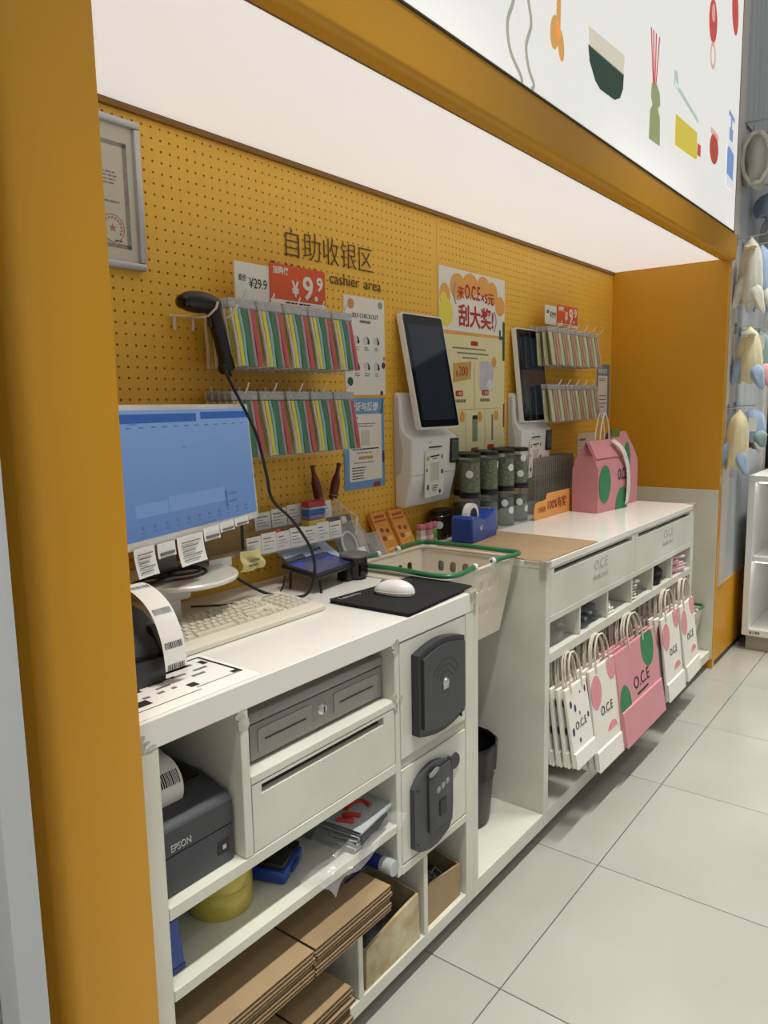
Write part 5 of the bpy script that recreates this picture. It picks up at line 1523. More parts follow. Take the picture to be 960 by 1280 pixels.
def basket_meshes(w, d, h, tag_, taper=0.035, holes=True):
    """open tray: walls made of a grid with slot holes left out"""
    out = {}
    hw, hd = w / 2, d / 2
    mb = MB()

    def wall(p0, p1, q0, q1, nu, nv, holeset, rad):
        p0, p1, q0, q1 = map(Vector, (p0, p1, q0, q1))

        def at(u, v):
            a = p0.lerp(p1, u)
            b = q0.lerp(q1, u)
            return a.lerp(b, v)
        nrm = (p1 - p0).cross(q0 - p0).normalized() * 0.0022
        for off in (0, 1):
            for i in range(nu):
                for j in range(nv):
                    u0, u1, v0, v1 = i / nu, (i + 1) / nu, j / nv, (j + 1) / nv
                    c = [at(u0, v0), at(u1, v0), at(u1, v1), at(u0, v1)]
                    if off:
                        c = [x + nrm for x in c]
                    if (i, j) in holeset:
                        n = 16
                        cen = sum(c, Vector()) / 4
                        ex, ez = (c[1] - c[0]) / 2, (c[3] - c[0]) / 2
                        ring = []
                        for k in range(n):
                            a = 2 * math.pi * k / n
                            ca, sa = math.cos(a), math.sin(a)
                            e = 0.62
                            ring.append(cen + ex * (rad[0] * math.copysign(abs(ca) ** e, ca)) + ez * (rad[1] * math.copysign(abs(sa) ** e, sa)))
                        sq = []
                        for k in range(n):
                            a = 2 * math.pi * k / n
                            m = max(abs(math.cos(a)), abs(math.sin(a)))
                            sq.append(cen + ex * (math.cos(a) / m) + ez * (math.sin(a) / m))
                        mb.add(ring + sq, [(k, (k + 1) % n, n + (k + 1) % n, n + k) for k in range(n)])
                        if off:
                            r2 = [x - nrm for x in ring]
                            mb.add(ring + r2, [(k, (k + 1) % n, n + (k + 1) % n, n + k) for k in range(n)])
                    else:
                        mb.add(c, [(0, 1, 2, 3)])
    t = taper
    top = [(-hw, -hd, h), (hw, -hd, h), (hw, hd, h), (-hw, hd, h)]
    bot = [(-hw + t, -hd + t, 0), (hw - t, -hd + t, 0), (hw - t, hd - t, 0), (-hw + t, hd - t, 0)]
    hs = {(i, j) for i in range(1, 6) for j in (1, 3)} if holes else set()
    for k in range(4):
        k2 = (k + 1) % 4
        wall(bot[k], bot[k2], top[k], top[k2], 7, 6, {(i, j) for i in range(1, 6) for j in (2, 4)} if holes else set(), (0.52, 0.88))
    mb.box(-hw + t, hw - t, -hd + t, hd - t, 0.0, 0.003)
    out['shell'] = mb.mesh(tag_ + '_shell', [CREAM], True, 30)
    rim = MB()
    pr = rrect(-hw, hw, -hd, hd, 0.02, 5)
    rim.tube([(p[0], p[1], h) for p in pr], 0.005, 7, True)
    rim.add([], [])
    out['rim'] = rim.mesh(tag_ + '_rim', [CREAM])
    return out


bk = basket_meshes(0.392, 0.352, 0.235, 'basket')
bs1 = thing('shopping_basket', 'cream plastic shopping basket with green handles wedged between the two counters', 'basket', (1.908, 1.282, 0.705), group='shopping baskets')
link('shell', bk['shell'], bs1)
link('rim', bk['rim'], bs1)
part(bs1, 'support_flange', MB().box(-0.247, -0.19, -0.15, 0.15, 0.2255, 0.2295).box(0.19, 0.222, -0.15, 0.15, 0.2255, 0.2295), CREAM)
for sgn, nm in ((-1, 'left'), (1, 'right')):
    pts = spline([(sgn * 0.055, -0.178, 0.247), (sgn * 0.10, -0.190, 0.250), (sgn * 0.165, -0.200, 0.250), (sgn * 0.205, -0.182, 0.249), (sgn * 0.212, -0.12, 0.248), (sgn * 0.208, 0.0, 0.250), (sgn * 0.212, 0.12, 0.248), (sgn * 0.205, 0.176, 0.248), (sgn * 0.165, 0.186, 0.248), (sgn * 0.10, 0.183, 0.248), (sgn * 0.055, 0.178, 0.246)], 5)
    part(bs1, 'handle', MB().tube(pts, 0.0075, 9), GREEN, 'green folded-down handle')
    for y in (-0.178, 0.178):
        part(bs1, 'hinge', MB().lathe([(0.004, -0.007), (0.010, -0.007), (0.010, 0.007), (0.004, 0.007), (0.004, -0.007)], 16, (sgn * 0.052, y, 0.247), 'x').rbox(sgn * 0.052 - 0.006, sgn * 0.052 + 0.006, y - 0.004, y + 0.004, 0.225, 0.24, 0.002, 1), WPLAST)
bk2 = basket_meshes(0.315, 0.35, 0.235, 'small_basket', 0.035)
t = thing('shopping_basket', 'cream basket with green rim handles on the floor board behind the last paper bags', 'basket', (3.92, 1.215, 0.0985), 0, group='shopping baskets')
link('shell', bk2['shell'], t)
link('rim', bk2['rim'], t)
for sgn in (-1, 1):
    pts = spline([(sgn * 0.045, -0.178, 0.247), (sgn * 0.09, -0.186, 0.250), (sgn * 0.140, -0.186, 0.250), (sgn * 0.166, -0.168, 0.249), (sgn * 0.172, -0.11, 0.248), (sgn * 0.172, 0.11, 0.248), (sgn * 0.166, 0.168, 0.248), (sgn * 0.140, 0.186, 0.248), (sgn * 0.045, 0.178, 0.246)], 5)
    part(t, 'handle', MB().tube(pts, 0.0072, 9), GREEN, 'green folded-down handle')
    for y in (-0.178, 0.178):
        part(t, 'hinge', MB().lathe([(0.004, -0.007), (0.010, -0.007), (0.010, 0.007), (0.004, 0.007), (0.004, -0.007)], 16, (sgn * 0.043, y, 0.247), 'x').rbox(sgn * 0.043 - 0.006, sgn * 0.043 + 0.006, y - 0.004, y + 0.004, 0.225, 0.24, 0.002, 1), WPLAST)

bn = thing('waste_bin', 'black plastic waste bin with a liner in the gap between the counters', 'bin', (1.945, 1.205, 0.0985))
part(bn, 'bin_body', MB().lathe([(0.0, 0.0), (0.080, 0.0), (0.088, 0.012), (0.108, 0.235), (0.104, 0.235), (0.085, 0.016), (0.0, 0.012)], 32), mat('black_bin', srgb(26, 27, 30), 0.35, var=0.2, vscale=12))


def liner(a, b):
    an = 2 * math.pi * a
    r = 0.1135 + 0.0022 * math.sin(13 * an) + 0.0015 * math.sin(23 * an + 2)
    if b < 0.25:
        r2, z = 0.104, 0.16 + 0.10 * (b / 0.25)
    elif b < 0.5:
        r2, z = 0.104 + (r - 0.104) * (b - 0.25) / 0.25, 0.262 + 0.008 * math.sin(math.pi * (b - 0.25) / 0.25)
    else:
        r2, z = r - 0.006 * (b - 0.5), 0.262 - 0.075 * (b - 0.5) / 0.5 + 0.006 * math.sin(7 * an)
    return (r2 * math.cos(an), r2 * math.sin(an), z)


part(bn, 'bin_liner', MB().grid(liner, 64, 12), mat('black_liner', srgb(18, 18, 20), 0.22, var=0.3, vscale=40))

# ================================================================== PAPER BAGS UNDER THE LONG COUNTER
WBAG = mat('white_bag_paper', srgb(236, 233, 222), 0.65, var=0.04, vscale=8)
ROPE2 = ROPE


def bag_parts(w, h, base, paper):
    """hanging flat bag: origin at the top of the handle"""
    hz = 0.105
    top, bot = -hz, -hz - h
    fold = 0.30 * w if base is None else base
    body = MB().rbox(-w / 2, w / 2, -0.006, 0.006, bot, top, 0.0025, 1)
    flap = MB().prism([(-0.0062, bot + fold), (-0.0118, bot + fold - 0.004), (-0.0125, bot - 0.004), (-0.0062, bot)], 'x', -w / 2 + 0.001, w / 2 - 0.001)
    hw = min(0.075, w * 0.26)
    pts = spline([(-hw, 0, top - 0.02), (-hw * 1.02, 0, top + 0.025), (-hw * 0.9, 0, top + 0.065), (-hw * 0.45, 0, -0.006), (0, 0, 0.0), (hw * 0.45, 0, -0.006), (hw * 0.9, 0, top + 0.065), (hw * 1.02, 0, top + 0.025), (hw, 0, top - 0.02)], 4)
    handle = MB().tube([(p.x, p.y - 0.008, p.z) for p in pts], 0.0036, 6)
    handle_b = MB().tube([(p.x * 0.96, p.y + 0.008, p.z - 0.002) for p in pts], 0.0036, 6)
    return body, flap, handle, handle_b, top, bot


BAGCOUNT = [0]


def bag_stack(cx, w, h, n, paper, prints, letter, desc, lw, tilt=7.0, y0=0.988, zt=0.603, step=0.019, dxs=-0.004):
    body, flap, handle, handle_b, top, bot = bag_parts(w, h, None, paper)
    mb_body, mb_flap, mb_h, mb_hb = body.mesh('bag_body', [paper]), flap.mesh('base_fold', [paper]), handle.mesh('paper_handle', [ROPE]), handle_b.mesh('paper_handle', [ROPE])
    allm = MB()
    for m_, i in ((body, 0), (flap, 0), (handle, 1), (handle_b, 1)):
        allm.mat(i).add(m_.v, m_.f)
    # printed edges show on the bags behind too
    pm = [paper, ROPE]
    for q, (nm, poly, m) in enumerate(prints):
        if m not in pm:
            pm.append(m)
        allm.mat(pm.index(m))
        allm.prism(poly, 'y', -0.0072, -0.0055)
    whole = allm.mesh('paper_bag', pm)
    for k in range(n):
        y = y0 + k * step
        rot = (-math.radians(tilt * (1 - 0.75 * k / n)), random.uniform(-0.012, 0.012) + (0.0 if k else 0.0), random.uniform(-0.03, 0.03))
        where = 'front bag' if k == 0 else ('rearmost bag' if k == n - 1 else ordinal(k) + ' bag from front')
        lab = desc + ', ' + where + ' of its row'
        if k == 0:
            t = thing('paper_bag', lab, 'bag', (cx, y, zt), 0, group='paper carrier bags under the long counter', rot=rot)
            link('bag_body', mb_body, t)
            link('base_fold', mb_flap, t)
            link('paper_handle', mb_h, t)
            link('paper_handle', mb_hb, t)
            for (nm, poly, m) in prints:
                part(t, nm, MB().prism(poly, 'y', -0.0072, -0.0055), m, smooth=False)
            if letter:
                text(t, 'lettering', 'O.C.E', letter[2], (letter[0], -0.0074, letter[1]), INK, fit=lw, offset=-0.0004)
        else:
            o = link('paper_bag', whole, None, (cx + dxs * k, y, zt - 0.0012 * k), rot)
            tag(o, lab, 'bag', 'paper carrier bags under the long counter')
    hk = thing('bag_rod', 'steel rod under the shelf carrying the ' + desc + 's', 'hook', (cx, 1.15, zt - 0.0085), group='bag rods under the long counter')
    part(hk, 'rod', MB().tube([(0, -0.172, 0.004), (0, -0.165, 0.0), (0, 0.25, 0.0)], 0.003, 7), STEEL)
    for yy in (0.06, 0.24):
        part(hk, 'hanger', MB().box(-0.006, 0.006, yy - 0.004, yy + 0.004, 0.0, 0.0023), STEEL)


def clip_oval(cx, cz, rx, rz, x0, x1, z0, z1, n=22):
    return [(min(max(p[0], x0), x1), min(max(p[1], z0), z1)) for p in oval(cx, cz, rx, rz, n)]


# small white bags with purple dots
w, h = 0.165, 0.26
t_, b_ = -0.105, -0.365
dots = [(-0.058, t_ - 0.055, .008, .012), (-0.03, t_ - 0.075, .007, .013), (0.060, t_ - 0.035, .006, .012), (0.062, t_ - 0.125, .007, .010), (-0.062, t_ - 0.145, .008, .014), (0.0, t_ - 0.10, .004, .006), (-0.02, t_ - 0.185, .006, .008), (0.02, t_ - 0.035, .004, .004)]
bag_stack(2.272, w, h, 8, WBAG, [('purple_dot', oval(*d, 10), PURPLE) for d in dots], (-0.045, t_ - 0.145, 0.036), 'small purple-dotted white paper bag', 0.085, tilt=9, step=0.022, dxs=-0.003)


def blobs(w, h):
    t_, b_ = -0.105, -0.105 - h
    return [('pink_blob', clip_oval(-w * 0.32, t_ - h * 0.24, w * 0.20, h * 0.165, -w / 2, w / 2, b_, t_), PINKBLOB),
            ('pink_blob', clip_oval(w * 0.34, t_ - h * 0.05, w * 0.20, h * 0.17, -w / 2, w / 2, b_, t_), PINKBLOB),
            ('pink_blob', clip_oval(w * 0.18, t_ - h * 0.72, w * 0.20, h * 0.10, -w / 2, w / 2, t_ - h * 0.70, t_), PINKBLOB)]


bag_stack(2.512, 0.232, 0.355, 9, WBAG, blobs(0.232, 0.355), (-0.05, -0.105 - 0.355 * 0.50, 0.045), 'tall pink-blob white bag next to the dotted bags', 0.105, tilt=7, step=0.020)
t_, b_ = -0.105, -0.455
bag_stack(2.838, 0.44, 0.35, 9, PINK, [('green_blob', clip_oval(0.115, t_ - 0.05, 0.07, 0.085, -0.22, 0.22, b_, t_), GREENBLOB), ('green_blob', clip_oval(-0.17, t_ - 0.205, 0.055, 0.075, -0.22, 0.22, b_ + 0.13, t_), GREENBLOB), ('dark_dash', [(-0.045, t_ - 0.200), (0.075, t_ - 0.196), (0.075, t_ - 0.203), (-0.045, t_ - 0.207)], INK)], (-0.075, t_ - 0.178, 0.066), 'wide pink paper bag with green blobs', 0.17, tilt=9, step=0.020, dxs=-0.008)
bag_stack(3.285, 0.25, 0.355, 8, WBAG, blobs(0.25, 0.355), (-0.05, -0.105 - 0.355 * 0.50, 0.045), 'tall pink-blob white bag beyond the wide pink bags', 0.105, tilt=7, step=0.020)
bag_stack(3.535, 0.225, 0.345, 8, WBAG, blobs(0.225, 0.345), (-0.05, -0.105 - 0.345 * 0.50, 0.045), 'tall pink-blob white bag nearest the floor basket', 0.105, tilt=7, step=0.020)

# ================================================================== CUBBY CONTENTS OF THE LONG COUNTER
ZC = 0.6305


def crumple(name, cx, cy, z, rx, ry, rz, m, label, cat, seed=1, amp=0.35, nu=26, nv=16, group=None):
    rnd = random.Random(seed)
    ph = [(rnd.uniform(2, 7), rnd.uniform(2, 7), rnd.uniform(2, 7), rnd.uniform(0, 6)) for _ in range(7)]

    def fn(d):
        s = 0
        for (a, b, c, p) in ph:
            s += abs(math.sin(a * d.x + b * d.y + c * d.z + p))
        k = 1 - amp + amp * s / len(ph) * 1.5
        return Vector((d.x * k, d.y * k, max(d.z * k, -0.72)))
    mb = MB().ell((0, 0, rz * 0.72), rx, ry, rz, nu, nv, fn)
    return solo(name, mb, m, label, cat, loc=(cx, cy, z), angle=20, group=group)


FILM = mat('crinkled_film', (0.75, 0.77, 0.77), 0.1, alpha=0.2, var=0.4, vscale=30, bump=0.4, bscale=60)
crumple('plastic_film', 2.262, 1.066, ZC, 0.075, 0.055, 0.056, FILM, 'crumpled clear plastic film in the first cubby of the long counter', 'plastic film', 3, 0.5)
for k in range(3):
    mb = MB().grid(lambda a, b: (-0.085 + 0.17 * a, -0.06 + 0.12 * b, 0.006 * math.sin(4 * a + k) + 0.004 * math.sin(7 * b)), 10, 8)
    mb.grid(lambda a, b: (-0.085 + 0.17 * a, -0.06 + 0.12 * b, 0.005 + 0.006 * math.sin(4 * a + k) + 0.004 * math.sin(7 * b)), 10, 8)
    solo('plastic_pouch', mb, mat('grey_blue_film', srgb(150, 160, 170), 0.2, alpha=0.75, var=0.4, vscale=20), ['bottom', 'middle', 'top'][k] + ' grey plastic pouch stacked in the second cubby', 'pouch', loc=(2.515 + 0.01 * k, 1.08, ZC + 0.0105 + 0.0175 * k), rot=(0, 0, 0.15 * k), group='grey pouches in the second cubby')
for k, (x, y, z, c, lb) in enumerate(((2.695, 1.04, 0.0, (226, 222, 210), 'lower small white folded wad in the third cubby'), (2.683, 1.042, 0.0235, (214, 210, 198), 'upper small white folded wad in the third cubby'))):
    t = thing('folded_wad', lb, 'packet', (x, y, ZC + z), 0.3 * k, group='white wads in the third cubby')
    part(t, 'fold', MB().rbox(-0.035, 0.035, -0.03, 0.03, 0.0, 0.011, 0.004, 2), PAPER)
    part(t, 'fold', MB().rbox(-0.032, 0.034, -0.028, 0.03, 0.0115, 0.022, 0.004, 2), ROPE)
st = thing('ribbon_stack', 'stack of folded cream ribbons in the fourth cubby', 'ribbons', (2.952, 1.046, ZC))
for k in range(6):
    mb = MB().ell((0.004 * (k % 2), 0.003 * math.sin(k), 0.0075 + 0.0128 * k), 0.042 - 0.002 * k, 0.04, 0.0068, 20, 8)
    part(st, 'folded_ribbon', mb, ROPE)
part(st, 'loose_end', MB().prism([(0.01, 0.0725), (0.055, 0.058), (0.062, 0.066), (0.045, 0.073), (0.012, 0.0795)], 'y', -0.034, -0.026), PAPER)
crumple('black_cloth', 3.255, 1.062, ZC, 0.075, 0.06, 0.055, mat('black_fabric', srgb(30, 30, 34), 0.9, var=0.3, vscale=30), 'bundled black cloth in the fifth cubby', 'cloth', 11, 0.4)
for k in range(6):
    rx = random.Random(k + 40)
    t = thing('pink_packet', '%s pink wrapped packet from the bottom in the last cubby' % ordinal(k), 'packet', (3.535 + rx.uniform(-0.02, 0.02), 1.048 + rx.uniform(-0.008, 0.008), ZC + 0.0135 * k), rx.uniform(-0.4, 0.4), group='pink packets in the last cubby')
    part(t, 'wrapper', MB().rbox(-0.065, 0.065, -0.035, 0.035, 0.0, 0.0125, 0.004, 2), mat('pink_film_%d' % (k % 2), srgb(*((206, 110, 128), (232, 190, 196))[k % 2]), 0.2, var=0.5, vscale=40, col2=srgb(236, 214, 214)))
    part(t, 'seal_edge', MB().box(-0.072, -0.0645, -0.03, 0.03, 0.005, 0.0075).box(0.0645, 0.072, -0.03, 0.03, 0.005, 0.0075), mat('clear_seal', srgb(232, 206, 208), 0.2, var=0.1))

# ================================================================== CONTENTS OF THE CASHIER COUNTER
# ---- receipt printer with a barcode roll
rpn = thing('receipt_printer', 'dark grey receipt printer with a barcode label roll in the near cubby', 'printer', (0.765, 1.13, 0.5935))
EP = mat('printer_grey', srgb(60, 63, 68), 0.4, var=0.06, vscale=30)
part(rpn, 'lower_case', MB().rbox(-0.072, 0.086, -0.108, 0.10, 0.0, 0.072, 0.003, 2), EP)
part(rpn, 'upper_case', MB().prism([(-0.108, 0.074), (-0.108, 0.118), (-0.100, 0.127), (-0.02, 0.148), (0.09, 0.150), (0.10, 0.142), (0.10, 0.074)], 'x', -0.072, 0.086), EP)
part(rpn, 'seam', MB().box(-0.070, 0.084, -0.106, 0.098, 0.0715, 0.0745), BLACK)
part(rpn, 'paper_window', MB().prism([(-0.03, 0.1485), (0.06, 0.1525), (0.06, 0.149), (-0.03, 0.145)], 'x', -0.06, 0.075), BLACKGLOSS)
text(rpn, 'lettering', 'EPSON', 0.018, (-0.052, -0.1086, 0.080), mat('silver_lettering', srgb(176, 178, 182), 0.4, var=0.05), fit=0.042)
sk = part(rpn, 'socket', MB().rbox(0.048, 0.075, -0.1095, -0.107, 0.022, 0.050, 0.002, 1), BLACK)
part(sk, 'socket_pin', MB().box(0.058, 0.066, -0.1105, -0.109, 0.032, 0.040), STEEL)
part(rpn, 'label_roll', MB().lathe([(0.0, -0.038), (0.048, -0.038), (0.048, 0.034), (0.0, 0.034)], 32, (-0.022, -0.02, 0.160), 'x'), PAPER, 'white paper label roll')
bcm = MB()
rnd = random.Random(5)
x = -0.054
while x < 0.006:
    w_ = rnd.choice((0.0012, 0.002, 0.0028))
    vs = []
    for a in (195, 200, 205, 210, 215, 220, 225):
        for xx in (x, x + w_):
            vs.append((xx, -0.02 + 0.0486 * math.cos(math.radians(a)), 0.160 - 0.0486 * math.sin(math.radians(a))))
    bcm.add(vs, [(2 * i, 2 * i + 1, 2 * i + 3, 2 * i + 2) for i in range(6)])
    x += w_ + 0.0018
part(rpn, 'barcode', bcm, INK, kind='stuff')
part(rpn, 'paper_tongue', MB().prism([(0.03, 0.152), (0.075, 0.172), (0.076, 0.1735), (0.03, 0.1535)], 'x', 0.03, 0.065), PAPER)

# ---- cash drawer
cd = thing('cash_drawer', 'grey metal cash drawer with a key lock in the upper cubby', 'cash drawer', (1.114, 1.245, 0.7475))
part(cd, 'case', MB().rbox(-0.205, 0.205, -0.20, 0.20, 0.004, 0.100, 0.003, 2), GREYMETAL)
part(cd, 'drawer_front', MB().rbox(-0.203, 0.203, -0.212, -0.20, 0.006, 0.078, 0.003, 2), GREYMETAL)
part(cd, 'top_lip', MB().rbox(-0.205, 0.205, -0.214, -0.199, 0.081, 0.101, 0.003, 2), GREYMETAL)
for (a, b, c, d) in ((-0.185, -0.035, 0.018, 0.066), (0.035, 0.185, 0.018, 0.066)):
    part(cd, 'pressed_panel', MB().prism(rrect(a, b, c, d, 0.006), 'y', -0.2145, -0.211), mat('grey_enamel_light', srgb(158, 158, 150), 0.4, var=0.06, vscale=10))
    part(cd, 'pressed_slot', MB().box(a + 0.018, b - 0.018, -0.2155, -0.214, 0.040, 0.0435), CHARDK)
lk = part(cd, 'lock', MB().lathe([(0.0, -0.006), (0.009, -0.006), (0.012, -0.003), (0.0135, 0.0)], 20, (0.0, -0.212, 0.044), 'y'), STEEL)
part(lk, 'keyhole', MB().box(-0.0015, 0.0015, -0.2188, -0.2178, 0.037, 0.051), BLACK)
part(cd, 'foot', MB().box(-0.19, -0.16, -0.18, 0.18, 0.0, 0.004).box(0.16, 0.19, -0.18, 0.18, 0.0, 0.004), BLACK)
cf = thing('clear_folder', 'crinkled clear folder lying on top of the cash drawer', 'folder', (1.12, 1.16, 0.8486))
mb = MB()
for o_ in (0.0, 0.0035):
    mb.grid(lambda a, b: (-0.15 + 0.30 * a, -0.10 + 0.2 * b, 0.004 + o_ + 0.0028 * math.sin(9 * a + 5 * b)), 16, 10)
part(cf, 'sleeve', mb, FILM)
part(cf, 'paper_inside', MB().box(-0.13, 0.13, -0.075, 0.09, 0.0, 0.0012), mat('dull_grey_sheet', srgb(120, 122, 122), 0.6, var=0.3, vscale=20))

# ---- tape roll, blue box, blue case, plastic mailers on the middle shelf
for k, lb in enumerate(('lower wide yellow packing tape roll on the middle shelf', 'upper red-cored yellow packing tape roll stacked on the other roll')):
    t = thing('packing_tape', lb, 'tape', (0.893, 1.122, 0.4405 + 0.0515 * k), 0, group='packing tape rolls')
    part(t, 'tape_band', MB().lathe([(0.040, 0.0), (0.064, 0.0), (0.065, 0.002), (0.065, 0.049), (0.064, 0.051), (0.040, 0.051), (0.040, 0.0)], 40), mat('yellow_tape', srgb(206, 190, 84), 0.22, var=0.12, vscale=14, col2=srgb(176, 160, 66)))
    part(t, 'core', MB().lathe([(0.036, 0.0005), (0.0402, 0.0005), (0.0402, 0.0505), (0.036, 0.0505), (0.036, 0.0005)], 32), mat('red_core', srgb(170, 40, 34), 0.6, var=0.1))
bx = thing('blue_box', 'small dark-lidded blue box beside the tape rolls', 'box', (1.035, 1.108, 0.4405), math.radians(22))
part(bx, 'box_body', MB().rbox(-0.052, 0.052, -0.042, 0.042, 0.0, 0.030, 0.008, 2), BLUE)
part(bx, 'lid', MB().rbox(-0.047, 0.047, -0.037, 0.037, 0.0302, 0.044, 0.005, 2), BLACK)
part(bx, 'grip', MB().rbox(-0.02, 0.02, -0.046, -0.041, 0.010, 0.024, 0.002, 1), mat('blue_plastic_dark', srgb(26, 52, 120), 0.3))
bc = thing('blue_case', 'narrow blue plastic case at the near end of the middle shelf', 'case', (0.712, 1.06, 0.4405))
part(bc, 'case_body', MB().prism([(-0.022, 0.0), (0.024, 0.0), (0.014, 0.10), (-0.014, 0.10)], 'y', -0.028, 0.03), BLUE)
part(bc, 'case_lip', MB().rbox(-0.022, 0.025, -0.030, 0.032, 0.0002, 0.012, 0.002, 1), mat('blue_plastic_dark', srgb(26, 52, 120), 0.3))
GREYBAG = mat('pale_grey_mailer', srgb(188, 194, 198), 0.3, var=0.2, vscale=12, bump=0.15, bscale=30)
pm_ = thing('mailer_pack', 'folded pale grey plastic mailers with red letters inside crinkled film', 'packet', (1.235, 1.098, 0.4405), math.radians(8))
for k in range(4):
    mb = MB()
    for o_ in (0, 0.008):
        mb.grid(lambda a, b: (-0.075 + 0.15 * a + 0.004 * k, -0.085 + 0.17 * b - 0.003 * k, 0.004 + 0.012 * k + o_ + 0.0025 * math.sin(5 * a + k) + 0.002 * math.sin(4 * b + 2 * k)), 12, 10)
    mb.rbox(-0.074 + 0.004 * k, 0.074 + 0.004 * k, -0.086 - 0.003 * k, -0.080 - 0.003 * k, 0.004 + 0.012 * k, 0.0125 + 0.012 * k, 0.002, 1)
    part(pm_, 'mailer', mb, GREYBAG)
REDL = mat('red_mailer_print', srgb(196, 62, 52), 0.4)
part(pm_, 'red_letter', MB().tube(spline([(0.0, -0.015, 0.0505), (0.03, -0.012, 0.0505), (0.05, -0.032, 0.0505), (0.04, -0.058, 0.0505)], 6), 0.006, 8), REDL)
part(pm_, 'red_letter', MB().tube(spline([(-0.045, -0.02, 0.0505), (-0.035, -0.055, 0.0505), (-0.02, -0.022, 0.0505), (-0.005, -0.058, 0.0505)], 6), 0.006, 8), REDL)
part(pm_, 'dark_panel', MB().box(-0.068, 0.05, -0.0985, -0.0965, 0.012, 0.040), mat('dark_print', srgb(50, 54, 60), 0.4, var=0.2))
mb = MB()
mb.grid(lambda a, b: (-0.22 + 0.30 * a, -0.13 + 0.15 * b + 0.008 * math.sin(12 * a), 0.002 + 0.05 * (a ** 1.5) * (0.3 + 0.7 * b) + 0.010 * abs(math.sin(11 * a + 6 * b)) + 0.006 * abs(math.sin(17 * b - 5 * a))), 30, 18)
part(pm_, 'film_wrap', mb, FILM)

# ---- stacks of flattened cardboard
rnd = random.Random(3)


def card_stack(n, x0, x1, y0, y1, z, dz, dname, split, grp, skew=0.004):
    for k in range(n):
        j1, j2, j3 = rnd.uniform(-skew, skew), rnd.uniform(-skew, skew), rnd.uniform(-skew, skew)
        t = thing('flat_carton', '%s flattened cardboard carton, %s from the bottom' % (dname, ordinal(k)), 'carton', ((x0 + x1) / 2 + j1, (y0 + y1) / 2 + j2, z + dz * k), j3 * 0.8, group=grp)
        hx, hy = (x1 - x0) / 2, (y1 - y0) / 2
        s = split - (x0 + x1) / 2
        for (a, b) in ((-hx, s - 0.003), (s + 0.003, hx)):
            m2 = MB()
            for (c, d, zz, ee, mi) in ((-hy, hy, 0.0, 0.0012, 0), (-hy + 0.0005, hy - 0.0005, 0.0012, dz - 0.0016, 1), (-hy, hy, dz - 0.0016, dz - 0.0004, 0)):
                m2.mat(mi).box(a, b, c, d, zz, ee)
            part(t, 'board_flap', m2, [KRAFT, KRAFTEDGE])
        part(t, 'hinge_strip', MB().box(s - 0.0035, s + 0.0035, -hy + 0.05, hy, dz * 0.3, dz * 0.5), KRAFTEDGE)


card_stack(7, 0.696, 1.262, 0.972, 1.36, 0.2705, 0.0085, 'upper-shelf', 1.005, 'flattened cartons on the lower shelf')
card_stack(9, 0.80, 1.115, 0.975, 1.36, 0.0865, 0.0098, 'bottom-shelf', 0.965, 'flattened cartons on the bottom board', 0.008)
bt = thing('blue_tape_roll', 'blue plastic roll with a white curled end beside the cardboard stack', 'roll', (1.292, 1.06, 0.0))
bt.location = (1.295, 1.062, 0.3305)
part(bt, 'roll', MB().lathe([(0.0, -0.055), (0.017, -0.055), (0.017, 0.10), (0.0, 0.10)], 20, (0, 0, 0.017), 'y'), mat('ultramarine_plastic', srgb(34, 52, 150), 0.3, var=0.15, vscale=30))
part(bt, 'white_curl', MB().lathe([(0.0165, -0.075), (0.0182, -0.075), (0.0182, -0.040), (0.0172, -0.040)], 20, (0, 0, 0.0182), 'y'), GREYBAG)
part(bt, 'strap', MB().box(-0.09, 0.0, 0.0, 0.004, 0.0, 0.002), MATS['ultramarine_plastic'])

# ---- cartons of bits in the low cubbies
t = thing('open_carton', 'tape-wrapped open brown carton with dark contents in the left low cubby', 'carton', (1.311, 1.14, 0.0865))
TAPED = mat('taped_kraft', srgb(168, 146, 102), 0.25, var=0.35, vscale=18, col2=srgb(206, 196, 160))
part(t, 'front_wall', MB().prism([(-0.108, 0.0), (0.108, 0.0), (0.103, 0.125), (0.02, 0.118), (-0.104, 0.100)], 'y', -0.135, -0.128), TAPED)
part(t, 'side_wall', MB().prism([(-0.128, 0.0), (0.12, 0.0), (0.12, 0.15), (-0.128, 0.10)], 'x', -0.108, -0.103), KRAFT)
part(t, 'side_wall', MB().prism([(-0.128, 0.0), (0.12, 0.0), (0.12, 0.15), (-0.128, 0.125)], 'x', 0.102, 0.107), TAPED)
part(t, 'back_wall', MB().box(-0.103, 0.102, 0.115, 0.12, 0.0, 0.15), KRAFT)
part(t, 'carton_floor', MB().box(-0.103, 0.102, -0.128, 0.115, 0.0, 0.004), KRAFT)
part(t, 'contents', MB().ell((0.0, 0.0, 0.045), 0.095, 0.11, 0.045, 24, 12, lambda d: Vector((d.x, d.y, max(-0.9, d.z * (0.8 + 0.25 * math.sin(7 * d.x) * math.cos(6 * d.y)))))), mat('dark_wire_bits', srgb(84, 86, 88), 0.6, var=0.7, vscale=60))
t = thing('open_carton', 'round-topped brown carton with white scraps in the right low cubby', 'carton', (1.541, 1.12, 0.0865))
part(t, 'front_wall', MB().prism([(-0.078, 0.0), (0.082, 0.0), (0.082, 0.092), (0.05, 0.098), (-0.076, 0.115)], 'y', -0.108, -0.103), KRAFT)
part(t, 'side_wall', MB().prism([(-0.103, 0.0), (0.12, 0.0), (0.12, 0.14), (-0.103, 0.115)], 'x', -0.078, -0.074), KRAFT)
part(t, 'side_wall', MB().prism([(-0.103, 0.0), (0.12, 0.0), (0.12, 0.14), (-0.103, 0.092)], 'x', 0.078, 0.082), KRAFT)
